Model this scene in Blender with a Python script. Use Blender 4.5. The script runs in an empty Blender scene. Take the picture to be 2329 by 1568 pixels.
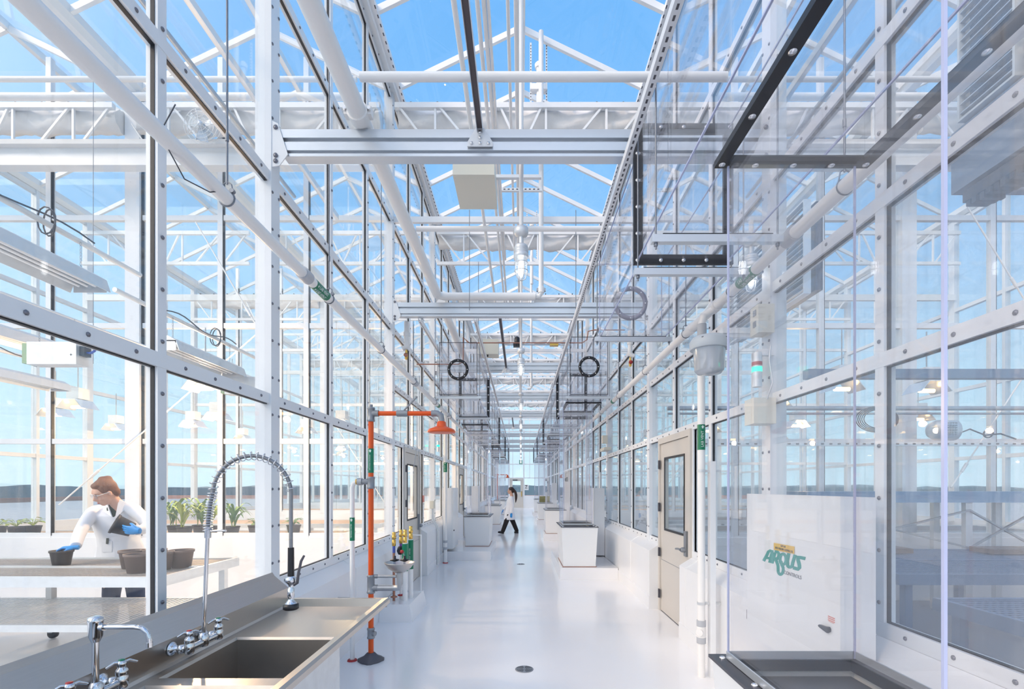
import bpy, math, random
from mathutils import Vector, Matrix

# ---------------------------------------------------------------- scene, camera, light
scene = bpy.context.scene
COL = scene.collection
random.seed(7)
PI = math.pi

CAM_H = 1.58
FPX = 1100.0
VPX, VPY = 1184.5, 1107.5
cam_data = bpy.data.cameras.new('camera')
cam_data.sensor_width = 36.0
cam_data.lens = 36.0 * FPX / 2329.0
cam_data.shift_x = -(VPX - 2329 / 2) / 2329.0
cam_data.shift_y = (VPY - 1568 / 2) / 2329.0
cam_data.clip_start = 0.02
cam_data.clip_end = 5000
cam = bpy.data.objects.new('camera', cam_data)
cam.location = (0, 0, CAM_H)
cam.rotation_euler = (PI / 2, 0, 0)
COL.objects.link(cam)
scene.camera = cam

scene.view_settings.view_transform = 'Standard'
scene.view_settings.look = 'None'
scene.view_settings.gamma = 1
scene.view_settings.use_curve_mapping = False
scene.view_settings.exposure = 0.32
scene.cycles.max_bounces = 7
scene.cycles.diffuse_bounces = 3
scene.cycles.glossy_bounces = 3
scene.cycles.transmission_bounces = 4
scene.cycles.transparent_max_bounces = 48
scene.cycles.sample_clamp_indirect = 6
scene.cycles.use_denoising = True
scene.cycles.use_adaptive_sampling = True
scene.cycles.adaptive_threshold = 0.05
scene.cycles.caustics_reflective = False
scene.cycles.caustics_refractive = False

world = bpy.data.worlds.new('sky')
scene.world = world
world.use_nodes = True
nt = world.node_tree
nt.nodes.clear()
w_out = nt.nodes.new('ShaderNodeOutputWorld')
w_bg = nt.nodes.new('ShaderNodeBackground')
w_tc = nt.nodes.new('ShaderNodeTexCoord')
w_sep = nt.nodes.new('ShaderNodeSeparateXYZ')
w_ramp = nt.nodes.new('ShaderNodeValToRGB')
nt.links.new(w_tc.outputs['Generated'], w_sep.inputs[0])
nt.links.new(w_sep.outputs['Z'], w_ramp.inputs[0])
els = w_ramp.color_ramp.elements
els[0].position = 0.0; els[0].color = (0.66, 0.83, 0.95, 1)
els[1].position = 1.0; els[1].color = (0.17, 0.42, 0.86, 1)
for p, c in ((0.12, (0.52, 0.74, 0.90, 1)), (0.35, (0.28, 0.54, 0.86, 1)), (0.7, (0.15, 0.41, 0.80, 1))):
    e = els.new(p); e.color = c
SUN_DIR = Vector((-0.62, -0.42, 0.50)).normalized()
w_dot = nt.nodes.new('ShaderNodeVectorMath'); w_dot.operation = 'DOT_PRODUCT'
w_dot.inputs[1].default_value = SUN_DIR
nt.links.new(w_tc.outputs['Generated'], w_dot.inputs[0])
w_max = nt.nodes.new('ShaderNodeMath'); w_max.operation = 'MAXIMUM'; w_max.inputs[1].default_value = 0
w_pow = nt.nodes.new('ShaderNodeMath'); w_pow.operation = 'POWER'; w_pow.inputs[1].default_value = 3.0
nt.links.new(w_dot.outputs['Value'], w_max.inputs[0])
nt.links.new(w_max.outputs[0], w_pow.inputs[0])
w_glow = nt.nodes.new('ShaderNodeMix'); w_glow.data_type = 'RGBA'; w_glow.blend_type = 'ADD'
w_glow.inputs[0].default_value = 1.0
w_sc = nt.nodes.new('ShaderNodeVectorMath'); w_sc.operation = 'SCALE'
w_sc.inputs[0].default_value = (2.6, 2.15, 1.75)
nt.links.new(w_pow.outputs[0], w_sc.inputs['Scale'])
nt.links.new(w_ramp.outputs[0], w_glow.inputs['A'])
nt.links.new(w_sc.outputs[0], w_glow.inputs['B'])
nt.links.new(w_glow.outputs['Result'], w_bg.inputs['Color'])
w_bg.inputs['Strength'].default_value = 1.0
nt.links.new(w_bg.outputs[0], w_out.inputs[0])

sun_data = bpy.data.lights.new('sun', 'SUN')
sun_data.energy = 1.45
sun_data.angle = math.radians(14)
sun_data.color = (1.0, 0.73, 0.50)
sun = bpy.data.objects.new('sun', sun_data)
sun.rotation_euler = SUN_DIR.to_track_quat('Z', 'Y').to_euler()
sun.location = (-20, -14, 20)
COL.objects.link(sun)

# ---------------------------------------------------------------- materials
MATS = {}
def mat(name, col, rough=0.5, metal=0.0, bump=0.0, bscale=40.0, vary=0.0, vscale=3.0, emit=None, estr=1.0, coat=0.0, stretch=None):
    m = bpy.data.materials.new(name); m.use_nodes = True
    n = m.node_tree; b = n.nodes['Principled BSDF']
    b.inputs['Base Color'].default_value = (*col, 1)
    b.inputs['Roughness'].default_value = rough
    b.inputs['Metallic'].default_value = metal
    if coat: b.inputs['Coat Weight'].default_value = coat; b.inputs['Coat Roughness'].default_value = 0.12
    if emit:
        b.inputs['Emission Color'].default_value = (*emit, 1); b.inputs['Emission Strength'].default_value = estr
    tc = n.nodes.new('ShaderNodeTexCoord')
    src = tc.outputs['Object']
    if stretch:
        mp = n.nodes.new('ShaderNodeMapping'); mp.inputs['Scale'].default_value = stretch
        n.links.new(src, mp.inputs[0]); src = mp.outputs[0]
    if vary:
        t = n.nodes.new('ShaderNodeTexNoise'); t.inputs['Scale'].default_value = vscale; t.inputs['Detail'].default_value = 4
        n.links.new(src, t.inputs['Vector'])
        r = n.nodes.new('ShaderNodeMix'); r.data_type = 'RGBA'
        r.inputs['A'].default_value = (*[max(0, c * (1 - vary)) for c in col], 1)
        r.inputs['B'].default_value = (*[min(1, c * (1 + vary)) for c in col], 1)
        n.links.new(t.outputs['Fac'], r.inputs[0]); n.links.new(r.outputs['Result'], b.inputs['Base Color'])
    if bump:
        t2 = n.nodes.new('ShaderNodeTexNoise'); t2.inputs['Scale'].default_value = bscale
        n.links.new(src, t2.inputs['Vector'])
        bp = n.nodes.new('ShaderNodeBump'); bp.inputs['Strength'].default_value = bump; bp.inputs['Distance'].default_value = 0.01
        n.links.new(t2.outputs['Fac'], bp.inputs['Height']); n.links.new(bp.outputs[0], b.inputs['Normal'])
    MATS[name] = m
    return m

def glassy(name, tint, base, haze, hazecol=(0.9, 0.93, 1.0), rough=0.0, p=5.0, dusty=False):
    """thin clear sheet: see-through, mirror reflection growing at grazing angles, a little dusty haze"""
    m = bpy.data.materials.new(name); m.use_nodes = True
    n = m.node_tree; n.nodes.clear()
    out = n.nodes.new('ShaderNodeOutputMaterial')
    tr = n.nodes.new('ShaderNodeBsdfTransparent'); tr.inputs[0].default_value = (*tint, 1)
    gl = n.nodes.new('ShaderNodeBsdfGlossy'); gl.inputs['Roughness'].default_value = rough
    gl.inputs['Color'].default_value = (0.95, 0.97, 1, 1)
    df = n.nodes.new('ShaderNodeBsdfDiffuse'); df.inputs[0].default_value = (*hazecol, 1)
    tl = n.nodes.new('ShaderNodeBsdfTranslucent'); tl.inputs[0].default_value = (*hazecol, 1)
    hz = n.nodes.new('ShaderNodeMixShader'); hz.inputs[0].default_value = 0.5
    n.links.new(df.outputs[0], hz.inputs[1]); n.links.new(tl.outputs[0], hz.inputs[2])
    lw = n.nodes.new('ShaderNodeLayerWeight'); lw.inputs['Blend'].default_value = 0.5
    pw = n.nodes.new('ShaderNodeMath'); pw.operation = 'POWER'; pw.inputs[1].default_value = p
    n.links.new(lw.outputs['Facing'], pw.inputs[0])
    ml = n.nodes.new('ShaderNodeMath'); ml.operation = 'MULTIPLY_ADD'
    ml.inputs[1].default_value = 0.6; ml.inputs[2].default_value = base; ml.use_clamp = True
    n.links.new(pw.outputs[0], ml.inputs[0])
    m1 = n.nodes.new('ShaderNodeMixShader'); m2 = n.nodes.new('ShaderNodeMixShader')
    n.links.new(m2.outputs[0], out.inputs[0]); n.links.new(ml.outputs[0], m2.inputs[0]); n.links.new(gl.outputs[0], m2.inputs[2])
    MATS[name] = m
    if not dusty:
        if haze:
            m1.inputs[0].default_value = haze
            n.links.new(tr.outputs[0], m1.inputs[1]); n.links.new(df.outputs[0], m1.inputs[2]); n.links.new(m1.outputs[0], m2.inputs[1])
        else: n.links.new(tr.outputs[0], m2.inputs[1])
        return m
    # streaky dust
    tc = n.nodes.new('ShaderNodeTexCoord')
    ns = n.nodes.new('ShaderNodeTexNoise'); ns.inputs['Scale'].default_value = 1.7; ns.inputs['Detail'].default_value = 2
    n.links.new(tc.outputs['Object'], ns.inputs['Vector'])
    mh = n.nodes.new('ShaderNodeMath'); mh.operation = 'MULTIPLY'; mh.inputs[1].default_value = haze * 2
    n.links.new(ns.outputs['Fac'], mh.inputs[0])
    n.links.new(mh.outputs[0], m1.inputs[0]); n.links.new(tr.outputs[0], m1.inputs[1]); n.links.new(hz.outputs[0], m1.inputs[2])
    n.links.new(m1.outputs[0], m2.inputs[1])
    return m

WHITE = mat('white_paint', (0.88, 0.89, 0.90), 0.35)
ALU = mat('white_aluminium', (0.84, 0.86, 0.89), 0.32, 0.0)
SILVER = mat('silver_aluminium', (0.66, 0.70, 0.75), 0.3, 0.55)
PVC = mat('white_pvc', (0.90, 0.89, 0.88), 0.3)
PVCGREY = mat('grey_pvc', (0.50, 0.52, 0.56), 0.4)
FLOORM = mat('white_epoxy', (0.90, 0.90, 0.92), 0.16, 0, 0.03, 6, 0.02, 1.2, coat=0.3)
WALLP = mat('white_panel', (0.86, 0.87, 0.89), 0.3, vary=0.02, vscale=2)
BLACK = mat('black_rubber', (0.012, 0.013, 0.018), 0.35)
GASKET = mat('dark_gasket', (0.02, 0.022, 0.028), 0.5)
BOLT = mat('bolt_steel', (0.20, 0.20, 0.23), 0.35, 0.7)
BOLTB = mat('bright_bolt', (0.75, 0.75, 0.77), 0.25, 0.9)
STEEL = mat('brushed_stainless', (0.55, 0.51, 0.475), 0.30, 1.0, 0.05, 30, 0.06, 6, stretch=(40, 1, 1))
STEELD = mat('dark_stainless', (0.52, 0.48, 0.44), 0.42, 1.0, 0.04, 30, 0.08, 8)
CHROME = mat('chrome', (0.62, 0.64, 0.68), 0.08, 1.0)
GALV = mat('galvanized_steel', (0.42, 0.44, 0.47), 0.42, 0.75, 0.05, 60, 0.15, 20)
GALVL = mat('light_galvanized', (0.72, 0.74, 0.76), 0.4, 0.5, 0.03, 60, 0.1, 20)
ORANGE = mat('orange_enamel', (0.74, 0.095, 0.008), 0.32)
GREEN = mat('green_label', (0.0, 0.20, 0.10), 0.35)
TEXTW = mat('label_lettering', (0.75, 0.85, 0.82), 0.5)
BRASS = mat('brass', (0.72, 0.46, 0.12), 0.25, 0.9)
COPPER = mat('copper', (0.42, 0.20, 0.14), 0.35, 0.7)
VIOLET = mat('violet_tape', (0.22, 0.10, 0.42), 0.4)
REDP = mat('red_paint', (0.45, 0.03, 0.03), 0.4)
BLUEP = mat('blue_tape', (0.08, 0.12, 0.45), 0.4)
DOORM = mat('beige_door_paint', (0.66, 0.62, 0.57), 0.4)
DARKCAST = mat('dark_cast_iron', (0.10, 0.10, 0.12), 0.45, 0.3)
CAST = mat('grey_cast_iron', (0.28, 0.30, 0.33), 0.42, 0.4)
CREAM = mat('cream_plastic', (0.75, 0.72, 0.62), 0.4)
ROPE = mat('steel_cable', (0.22, 0.24, 0.28), 0.4, 0.6)
CABLE = mat('dark_cable', (0.07, 0.08, 0.10), 0.5)
BLUECABLE = mat('blue_cable', (0.05, 0.12, 0.5), 0.4)
CURTAIN = mat('white_shade_cloth', (0.84, 0.82, 0.80), 0.8, 0, 0.5, 14)
DUCTGREY = mat('blue_grey_sheet_metal', (0.30, 0.36, 0.46), 0.4, 0.2)
FIN = mat('radiator_fin', (0.10, 0.11, 0.14), 0.35, 0.5)
POTM = mat('dark_plastic_pot', (0.05, 0.045, 0.045), 0.5)
SOIL = mat('potting_soil', (0.05, 0.035, 0.025), 0.95, 0, 0.6, 60)
LEAF = mat('leaf_green', (0.18, 0.34, 0.05), 0.5, 0, 0, 0, 0.25, 9)
LEAFY = mat('yellow_green_leaf', (0.40, 0.50, 0.07), 0.5, 0, 0, 0, 0.2, 9)
CARDB = mat('tan_board', (0.72, 0.52, 0.38), 0.7)
COAT = mat('white_lab_cloth', (0.86, 0.87, 0.92), 0.85, 0, 0.25, 9)
SKIN = mat('skin', (0.72, 0.42, 0.31), 0.5)
HAIR = mat('brown_hair', (0.21, 0.095, 0.055), 0.55, 0, 0.5, 60, stretch=(4, 4, 1))
HAIRD = mat('dark_brown_hair', (0.035, 0.015, 0.010), 0.5, 0, 0.4, 60)
GLOVE = mat('blue_nitrile', (0.03, 0.30, 0.75), 0.4)
SHIRT = mat('dark_green_shirt', (0.05, 0.06, 0.04), 0.8)
TROUSER = mat('black_trouser_cloth', (0.012, 0.011, 0.014), 0.8)
JEAN = mat('navy_trouser_cloth', (0.03, 0.045, 0.10), 0.8)
LIP = mat('lip', (0.45, 0.13, 0.11), 0.5)
EYE = mat('eye_white', (0.75, 0.72, 0.7), 0.3)
PAPER = mat('white_paper', (0.85, 0.85, 0.85), 0.7)
INK = mat('black_ink', (0.01, 0.01, 0.012), 0.6)
YELLOW = mat('yellow_sticker', (0.80, 0.50, 0.05), 0.5)
TEAL = mat('teal_ink', (0.03, 0.32, 0.28), 0.5)
GREYINK = mat('grey_ink', (0.18, 0.2, 0.24), 0.5)
PINKINK = mat('pink_ink', (0.75, 0.25, 0.2), 0.5)
OLIVE = mat('olive_seedling_mat', (0.30, 0.28, 0.08), 0.9, 0, 0.6, 80)
STAB = mat('bench_mesh_metal', (0.40, 0.36, 0.34), 0.5, 0.4)
BENCHB = mat('blue_grey_bench', (0.16, 0.23, 0.34), 0.45, 0.2)
RFLOOR = mat('grey_room_floor', (0.30, 0.31, 0.35), 0.35, vary=0.08, vscale=2)
ROOFO = mat('red_roof_membrane', (0.42, 0.20, 0.15), 0.9, vary=0.1)
LAND = mat('far_field', (0.26, 0.32, 0.33), 1.0, vary=0.2, vscale=0.02)
TREEM = mat('far_trees', (0.10, 0.17, 0.22), 1.0, 0, 0, 0, 0.3, 0.05)  # pale blue of the distance haze is mixed into the tree colour
LAMPGLOW = mat('lamp_glow', (1, 0.95, 0.9), 0.4, emit=(1.0, 0.96, 0.92), estr=6.0)
SODIUM = mat('sodium_glow', (1, 0.7, 0.3), 0.4, emit=(1.0, 0.60, 0.22), estr=9.0)
GLED = mat('green_signal_glow', (0.0, 0.6, 0.35), 0.4, emit=(0.02, 0.9, 0.5), estr=1.2)
REFLECT = mat('lamp_reflector', (0.80, 0.82, 0.84), 0.25, 0.6)
ROCKW = mat('white_tray', (0.85, 0.86, 0.88), 0.5)
GLASS = glassy('clear_glass', (0.965, 0.985, 0.985), 0.036, 0.026)
ROOFG = glassy('roof_glass', (0.985, 0.995, 1.0), 0.012, 0.0)
ACRYL = glassy('clear_acrylic', (0.985, 0.985, 0.99), 0.03, 0.035, hazecol=(0.92, 0.92, 0.97), dusty=True)
ACRED = mat('acrylic_edge', (0.50, 0.54, 0.76), 0.25)
JAR = glassy('jar_glass', (0.95, 0.97, 0.98), 0.12, 0.06)
GOGG = glassy('goggle_plastic', (0.93, 0.93, 0.95), 0.1, 0.05)

# ---------------------------------------------------------------- mesh builder
class MB:
    def __init__(s):
        s.v = []; s.f = []; s.m = []; s.s = []
    def _add(s, vs, fs, m=0, smooth=False):
        o = len(s.v); s.v += [tuple(v) for v in vs]
        for f in fs:
            s.f.append(tuple(i + o for i in f)); s.m.append(m); s.s.append(smooth)
        return s
    def box(s, x0, x1, y0, y1, z0, z1, m=0):
        if x0 > x1: x0, x1 = x1, x0
        if y0 > y1: y0, y1 = y1, y0
        if z0 > z1: z0, z1 = z1, z0
        vs = [(x, y, z) for x in (x0, x1) for y in (y0, y1) for z in (z0, z1)]
        return s._add(vs, [(0, 1, 3, 2), (4, 6, 7, 5), (0, 4, 5, 1), (2, 3, 7, 6), (0, 2, 6, 4), (1, 5, 7, 3)], m)
    def bar(s, a, b, w, h, up=(0, 0, 1), m=0):
        a = Vector(a); b = Vector(b); d = (b - a).normalized(); up = Vector(up)
        x = d.cross(up)
        if x.length < 1e-4: x = d.cross(Vector((1, 0, 0)))
        x.normalize(); y = x.cross(d).normalized()
        vs = []
        for p in (a, b):
            for sx, sy in ((-1, -1), (1, -1), (1, 1), (-1, 1)):
                vs.append(p + x * sx * w / 2 + y * sy * h / 2)
        return s._add(vs, [(3, 2, 1, 0), (4, 5, 6, 7), (0, 1, 5, 4), (1, 2, 6, 5), (2, 3, 7, 6), (3, 0, 4, 7)], m)
    def tube(s, pts, r, n=10, m=0, caps=True, flat=1.0):
        pts = [Vector(p) for p in pts]; k = len(pts)
        rs = r if isinstance(r, (list, tuple)) else [r] * k
        t = [(pts[min(i + 1, k - 1)] - pts[max(i - 1, 0)]).normalized() for i in range(k)]
        u = t[0].orthogonal().normalized(); rings = []
        for i in range(k):
            u = (u - t[i] * u.dot(t[i]))
            if u.length < 1e-6: u = t[i].orthogonal()
            u.normalize(); w = t[i].cross(u)
            rings.append([pts[i] + (u * math.cos(2 * PI * j / n) + w * math.sin(2 * PI * j / n) * flat) * rs[i] for j in range(n)])
        vs = [p for g in rings for p in g]
        fs = [(i * n + j, i * n + (j + 1) % n, (i + 1) * n + (j + 1) % n, (i + 1) * n + j) for i in range(k - 1) for j in range(n)]
        s._add(vs, fs, m, True)
        if caps:
            s._add(rings[0], [tuple(range(n))[::-1]], m); s._add(rings[-1], [tuple(range(n))], m)
        return s
    def lathe(s, prof, c, n=20, axis='z', m=0):
        c = Vector(c); vs = []
        for r, h in prof:
            for j in range(n):
                a = 2 * PI * j / n; x, y = r * math.cos(a), r * math.sin(a)
                vs.append(c + (Vector((x, y, h)) if axis == 'z' else Vector((h, x, y)) if axis == 'x' else Vector((y, h, x))))
        k = len(prof)
        fs = [(i * n + j, i * n + (j + 1) % n, (i + 1) * n + (j + 1) % n, (i + 1) * n + j) for i in range(k - 1) for j in range(n)]
        s._add(vs, fs, m, True)
        if prof[0][0] > 1e-4: s._add(vs[:n], [tuple(range(n))[::-1]], m)
        if prof[-1][0] > 1e-4: s._add(vs[-n:], [tuple(range(n))], m)
        return s
    def ell(s, c, rx, ry, rz, n=14, m=0, rot=None):
        c = Vector(c); vs = []; k = n // 2 + 1
        for i in range(k):
            a = PI * i / (k - 1)
            for j in range(n):
                b = 2 * PI * j / n
                p = Vector((rx * math.sin(a) * math.cos(b), ry * math.sin(a) * math.sin(b), -rz * math.cos(a)))
                if rot: p = rot @ p
                vs.append(c + p)
        fs = [(i * n + j, i * n + (j + 1) % n, (i + 1) * n + (j + 1) % n, (i + 1) * n + j) for i in range(k - 1) for j in range(n)]
        return s._add(vs, fs, m, True)
    def prism(s, poly, axis, a0, a1, m=0):
        """poly of 2-D points in the plane across the axis; x: (y,z)  y: (x,z)  z: (x,y)"""
        def P(p, a): return (a, p[0], p[1]) if axis == 'x' else (p[0], a, p[1]) if axis == 'y' else (p[0], p[1], a)
        n = len(poly); vs = [P(p, a0) for p in poly] + [P(p, a1) for p in poly]
        fs = [tuple(range(n))[::-1], tuple(range(n, 2 * n))] + [(i, (i + 1) % n, (i + 1) % n + n, i + n) for i in range(n)]
        return s._add(vs, fs, m)
    def frame(s, axis, a0, a1, u0, u1, v0, v1, w, m=0):
        """rectangular ring of width w; axis x: u=y v=z ; y: u=x v=z ; z: u=x v=y"""
        for (p0, p1, q0, q1) in ((u0, u1, v0, v0 + w), (u0, u1, v1 - w, v1), (u0, u0 + w, v0 + w, v1 - w), (u1 - w, u1, v0 + w, v1 - w)):
            if axis == 'x': s.box(a0, a1, p0, p1, q0, q1, m)
            elif axis == 'y': s.box(p0, p1, a0, a1, q0, q1, m)
            else: s.box(p0, p1, q0, q1, a0, a1, m)
        return s
    def loft(s, rings, m=0, caps=True):
        n = len(rings[0]); k = len(rings)
        vs = [p for g in rings for p in g]
        fs = [(i * n + j, i * n + (j + 1) % n, (i + 1) * n + (j + 1) % n, (i + 1) * n + j) for i in range(k - 1) for j in range(n)]
        s._add(vs, fs, m, True)
        if caps: s._add(rings[0], [tuple(range(n))[::-1]], m); s._add(rings[-1], [tuple(range(n))], m)
        return s
    def build(s, name, mats, parent=None, origin=None):
        if not isinstance(mats, (list, tuple)): mats = [mats]
        if origin is None:
            if parent is not None: origin = world_loc(parent)
            else:
                xs = [v[0] for v in s.v]; ys = [v[1] for v in s.v]; zs = [v[2] for v in s.v]
                origin = Vector(((min(xs) + max(xs)) / 2, (min(ys) + max(ys)) / 2, min(zs)))
        origin = Vector(origin)
        me = bpy.data.meshes.new(name)
        me.from_pydata([tuple(Vector(v) - origin) for v in s.v], [], s.f)
        for mt in mats: me.materials.append(mt)
        me.polygons.foreach_set('material_index', s.m)
        me.polygons.foreach_set('use_smooth', s.s)
        me.update()
        o = bpy.data.objects.new(name, me); COL.objects.link(o)
        if parent is not None:
            o.parent = parent; o.location = origin - world_loc(parent)
        else: o.location = origin
        return o

def world_loc(o):
    p = Vector(o.location)
    while o.parent: o = o.parent; p = p + Vector(o.location)
    return p
def tag(o, label, cat, group=None):
    o['label'] = label; o['category'] = cat
    if group: o['group'] = group
    return o
def struct(o): o['kind'] = 'structure'; return o
def thing(name, label, cat, loc, group=None):
    o = bpy.data.objects.new(name, None); COL.objects.link(o); o.location = loc
    o.empty_display_size = 0.1
    return tag(o, label, cat, group)
def copy_tree(o, dx=0, dy=0, dz=0, parent=None, label=None):
    c = o.copy(); COL.objects.link(c)
    if parent is not None: c.parent = parent
    else: c.location = Vector(o.location) + Vector((dx, dy, dz))
    if label: c['label'] = label
    for ch in list(o.children): copy_tree(ch, parent=c)
    return c
def pt(px, py, Z):   # photograph pixel at depth Z -> place in the room
    return Vector(((px - VPX) * Z / FPX, Z, CAM_H - (py - VPY) * Z / FPX))
def smooth_mod(o, vox=None, it=2, fac=0.5, sub=0):
    if vox:
        r = o.modifiers.new('remesh', 'REMESH'); r.mode = 'VOXEL'; r.voxel_size = vox; r.use_smooth_shade = True
    if it:
        q = o.modifiers.new('smooth', 'SMOOTH'); q.factor = fac; q.iterations = it
    return o
def text(s, size, loc, xax, yax, m, parent, name='lettering', align='CENTER', extr=0.0006, sx=1.0):
    cu = bpy.data.curves.new(name, 'FONT'); cu.body = s; cu.size = size; cu.align_x = align; cu.align_y = 'CENTER'
    cu.extrude = extr; cu.materials.append(m); cu.resolution_u = 2
    tmp = bpy.data.objects.new(name, cu)
    me = bpy.data.meshes.new_from_object(tmp); bpy.data.objects.remove(tmp); bpy.data.curves.remove(cu)
    o = bpy.data.objects.new(name, me); COL.objects.link(o)
    x = Vector(xax).normalized(); y = Vector(yax).normalized(); z = x.cross(y)
    R = Matrix((x * sx, y, z)).transposed().to_4x4()
    o.parent = parent
    o.matrix_local = Matrix.Translation(Vector(loc) - world_loc(parent)) @ R
    return o
ORD = ['first', 'second', 'third', 'fourth', 'fifth', 'sixth', 'seventh', 'eighth', 'ninth', 'tenth', 'eleventh', 'twelfth', 'thirteenth']

W = 1.79            # corridor half width at the glass walls
BAY = 3.25          # post spacing
T = BAY / 3
POSTY = [-3.0 + BAY * k for k in range(13)]          # -3.0, 0.25, 3.5, 6.75 ... 36.0
YEND = POSTY[-1]
GUT = 7.13; RIDGE = 8.0; VEN = 3.58
# ================================================================ THE SETTING
# floors
struct(MB().box(-1.79, 1.79, -3, YEND, -0.12, 0).build('floor', FLOORM))
RF1 = struct(MB().box(-8.95, -1.79, -3, YEND, -0.12, -0.002).build('floor', WALLP))
RF2 = struct(MB().box(1.79, 8.95, -3, YEND, -0.12, -0.002).build('floor', RFLOOR))

# low walls beside the corridor
WIN = [0]
def nwin():
    WIN[0] += 1; return 'window_%d' % WIN[0]
TRM = [0]
def ntrim():
    TRM[0] += 1; return 'trim_%d' % TRM[0]

DOORS = {-1: [(7.45, 8.50), (14.0, 15.05), (27.0, 28.05)], 1: [(5.12, 6.18), (18.2, 19.25), (31.0, 32.05)]}
def wainscot(s):
    gaps = sorted((a - 0.06, b + 0.06) for a, b in DOORS[s])
    y = -3.0; segs = []
    for a, b in gaps: segs.append((y, a)); y = b
    segs.append((y, YEND))
    mb = MB()
    for a, b in segs:
        poly = [(s * 1.66, 0.0), (s * 1.66, 0.757), (s * 1.785, 0.835), (s * 1.86, 0.835), (s * 1.86, 0.0)]
        mb.prism(poly, 'y', a, b)
        mb.box(s * 1.66, s * 1.652, a, b, 0, 0.165)
    o = mb.build('wall_left' if s < 0 else 'wall_right', WALLP); struct(o)
    j = MB()
    for a, b in segs:                                     # sheet joints
        k = math.ceil(a / 2.44)
        while k * 2.44 < b:
            q = k * 2.44
            j.prism([(s * 1.657, 0.0), (s * 1.657, 0.76), (s * 1.784, 0.84), (s * 1.79, 0.835), (s * 1.665, 0.757), (s * 1.665, 0.0)], 'y', q - 0.012, q + 0.012); k += 1
    if j.v: j.build('panel_joint', WHITE, o)
wainscot(-1); wainscot(1)

# framed glass walls: one window per bay between two posts
def bolts_along(mb, s, x, y0, y1, z, step=0.25, m=2):
    n = max(1, int(round((y1 - y0) / step)))
    for i in range(n):
        y = y0 + (i + 0.5) * (y1 - y0) / n
        mb.lathe([(0.0105, 0), (0.0105, -0.003 * s), (0.006, -0.007 * s), (0.0001, -0.008 * s)], (x, y, z), 7, 'x', m)
def bolts_up(mb, s, x, y, z0, z1, step=0.26, m=2):
    n = max(1, int(round((z1 - z0) / step)))
    for i in range(n):
        z = z0 + (i + 0.5) * (z1 - z0) / n
        mb.lathe([(0.0105, 0), (0.0105, -0.003 * s), (0.006, -0.007 * s), (0.0001, -0.008 * s)], (x, y, z), 7, 'x', m)

def corridor_bay(s, k, near):
    y0, y1 = POSTY[k], POSTY[k + 1]
    fr = MB(); gl = MB()
    xin, xout = s * 1.79, s * 1.85
    rails = [0.872, 2.21, 3.0, 3.80, 5.30, 7.02]
    if s < 0 and k in (1, 2): rails = [0.872, 2.21, 3.80, 5.30, 7.02]
    doors = [d for d in DOORS[s] if y0 < d[0] < y1]
    mull = [y0, y0 + T, y0 + 2 * T, y1]
    hw = 0.036
    cells = []
    for zi, z in enumerate(rails):
        if doors and zi == 0:
            d = doors[0]
            for a, b in ((y0, d[0] - 0.06), (d[1] + 0.06, y1)):
                if b - a > 0.02: fr.box(xin, xout, a, b, z - hw, z + hw)
                if near and b - a > 0.2: bolts_along(fr, s, xin, a + 0.05, b - 0.05, z)
            continue
        fr.box(xin, xout, y0, y1, z - hw, z + hw)
        if near:
            for a, b in zip(mull[:-1], mull[1:]): bolts_along(fr, s, xin, a + 0.04, b - 0.04, z)
    for mi, y in enumerate(mull[1:-1]):
        lo = rails[0]
        if doors and doors[0][0] - 0.15 < y < doors[0][1] + 0.15: lo = 2.21
        fr.box(xin + s * 0.002, xout, y - 0.03, y + 0.03, lo, rails[-1])
        if near: bolts_up(fr, s, xin, y, lo, 5.3)
    for a, b in zip(mull[:-1], mull[1:]):
        for z0, z1 in zip(rails[:-1], rails[1:]):
            if doors and z1 <= 2.22:
                d = doors[0]
                parts = []
                if a < d[0] - 0.06: parts.append((a, min(b, d[0] - 0.06)))
                if b > d[1] + 0.06: parts.append((max(a, d[1] + 0.06), b))
                for p, q in parts:
                    if abs(q - d[0] + 0.06) < 1e-6: fr.box(xin + s * 0.002, xout, q - 0.034, q, z0, z1)
                    if abs(p - d[1] - 0.06) < 1e-6: fr.box(xin + s * 0.002, xout, p, p + 0.034, z0, z1)
            else: parts = [(a, b)]
            for p, q in parts:
                if q - p < 0.12: 
                    fr.box(xin + s * 0.003, xout, p, q, z0, z1); continue
                pa, qa = p + 0.028, q - 0.028
                gl.box(s * 1.817, s * 1.823, pa, qa, z0 + hw - 0.004, z1 - hw + 0.004)
                if near:
                    fr.frame('x', s * 1.806, s * 1.826, pa - 0.002, qa + 0.002, z0 + hw - 0.002, z1 - hw + 0.002, 0.008, 1)
                else:
                    fr.box(s * 1.80, s * 1.826, qa - 0.004, qa + 0.004, z0 + hw, z1 - hw, 1)
    o = fr.build(nwin(), [ALU, GASKET, BOLT]); struct(o)
    gl.build('window_pane', GLASS, o)
    return o
for s in (-1, 1):
    for k in range(12): corridor_bay(s, k, k <= 4)

# posts of the corridor
def post(s, y, first=[None]):
    mb = MB()
    mb.box(s * 1.775, s * 1.89, y - 0.06, y + 0.06, 0, 7.05)
    for dy in (-0.045, 0.045):
        if y < 12: bolts_up(mb, s, s * 1.775, y + dy, 0.9, 7.0, m=1)
    struct(mb.build(ntrim(), [ALU, BOLT]))
for s in (-1, 1):
    for y in POSTY: post(s, y)

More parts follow.
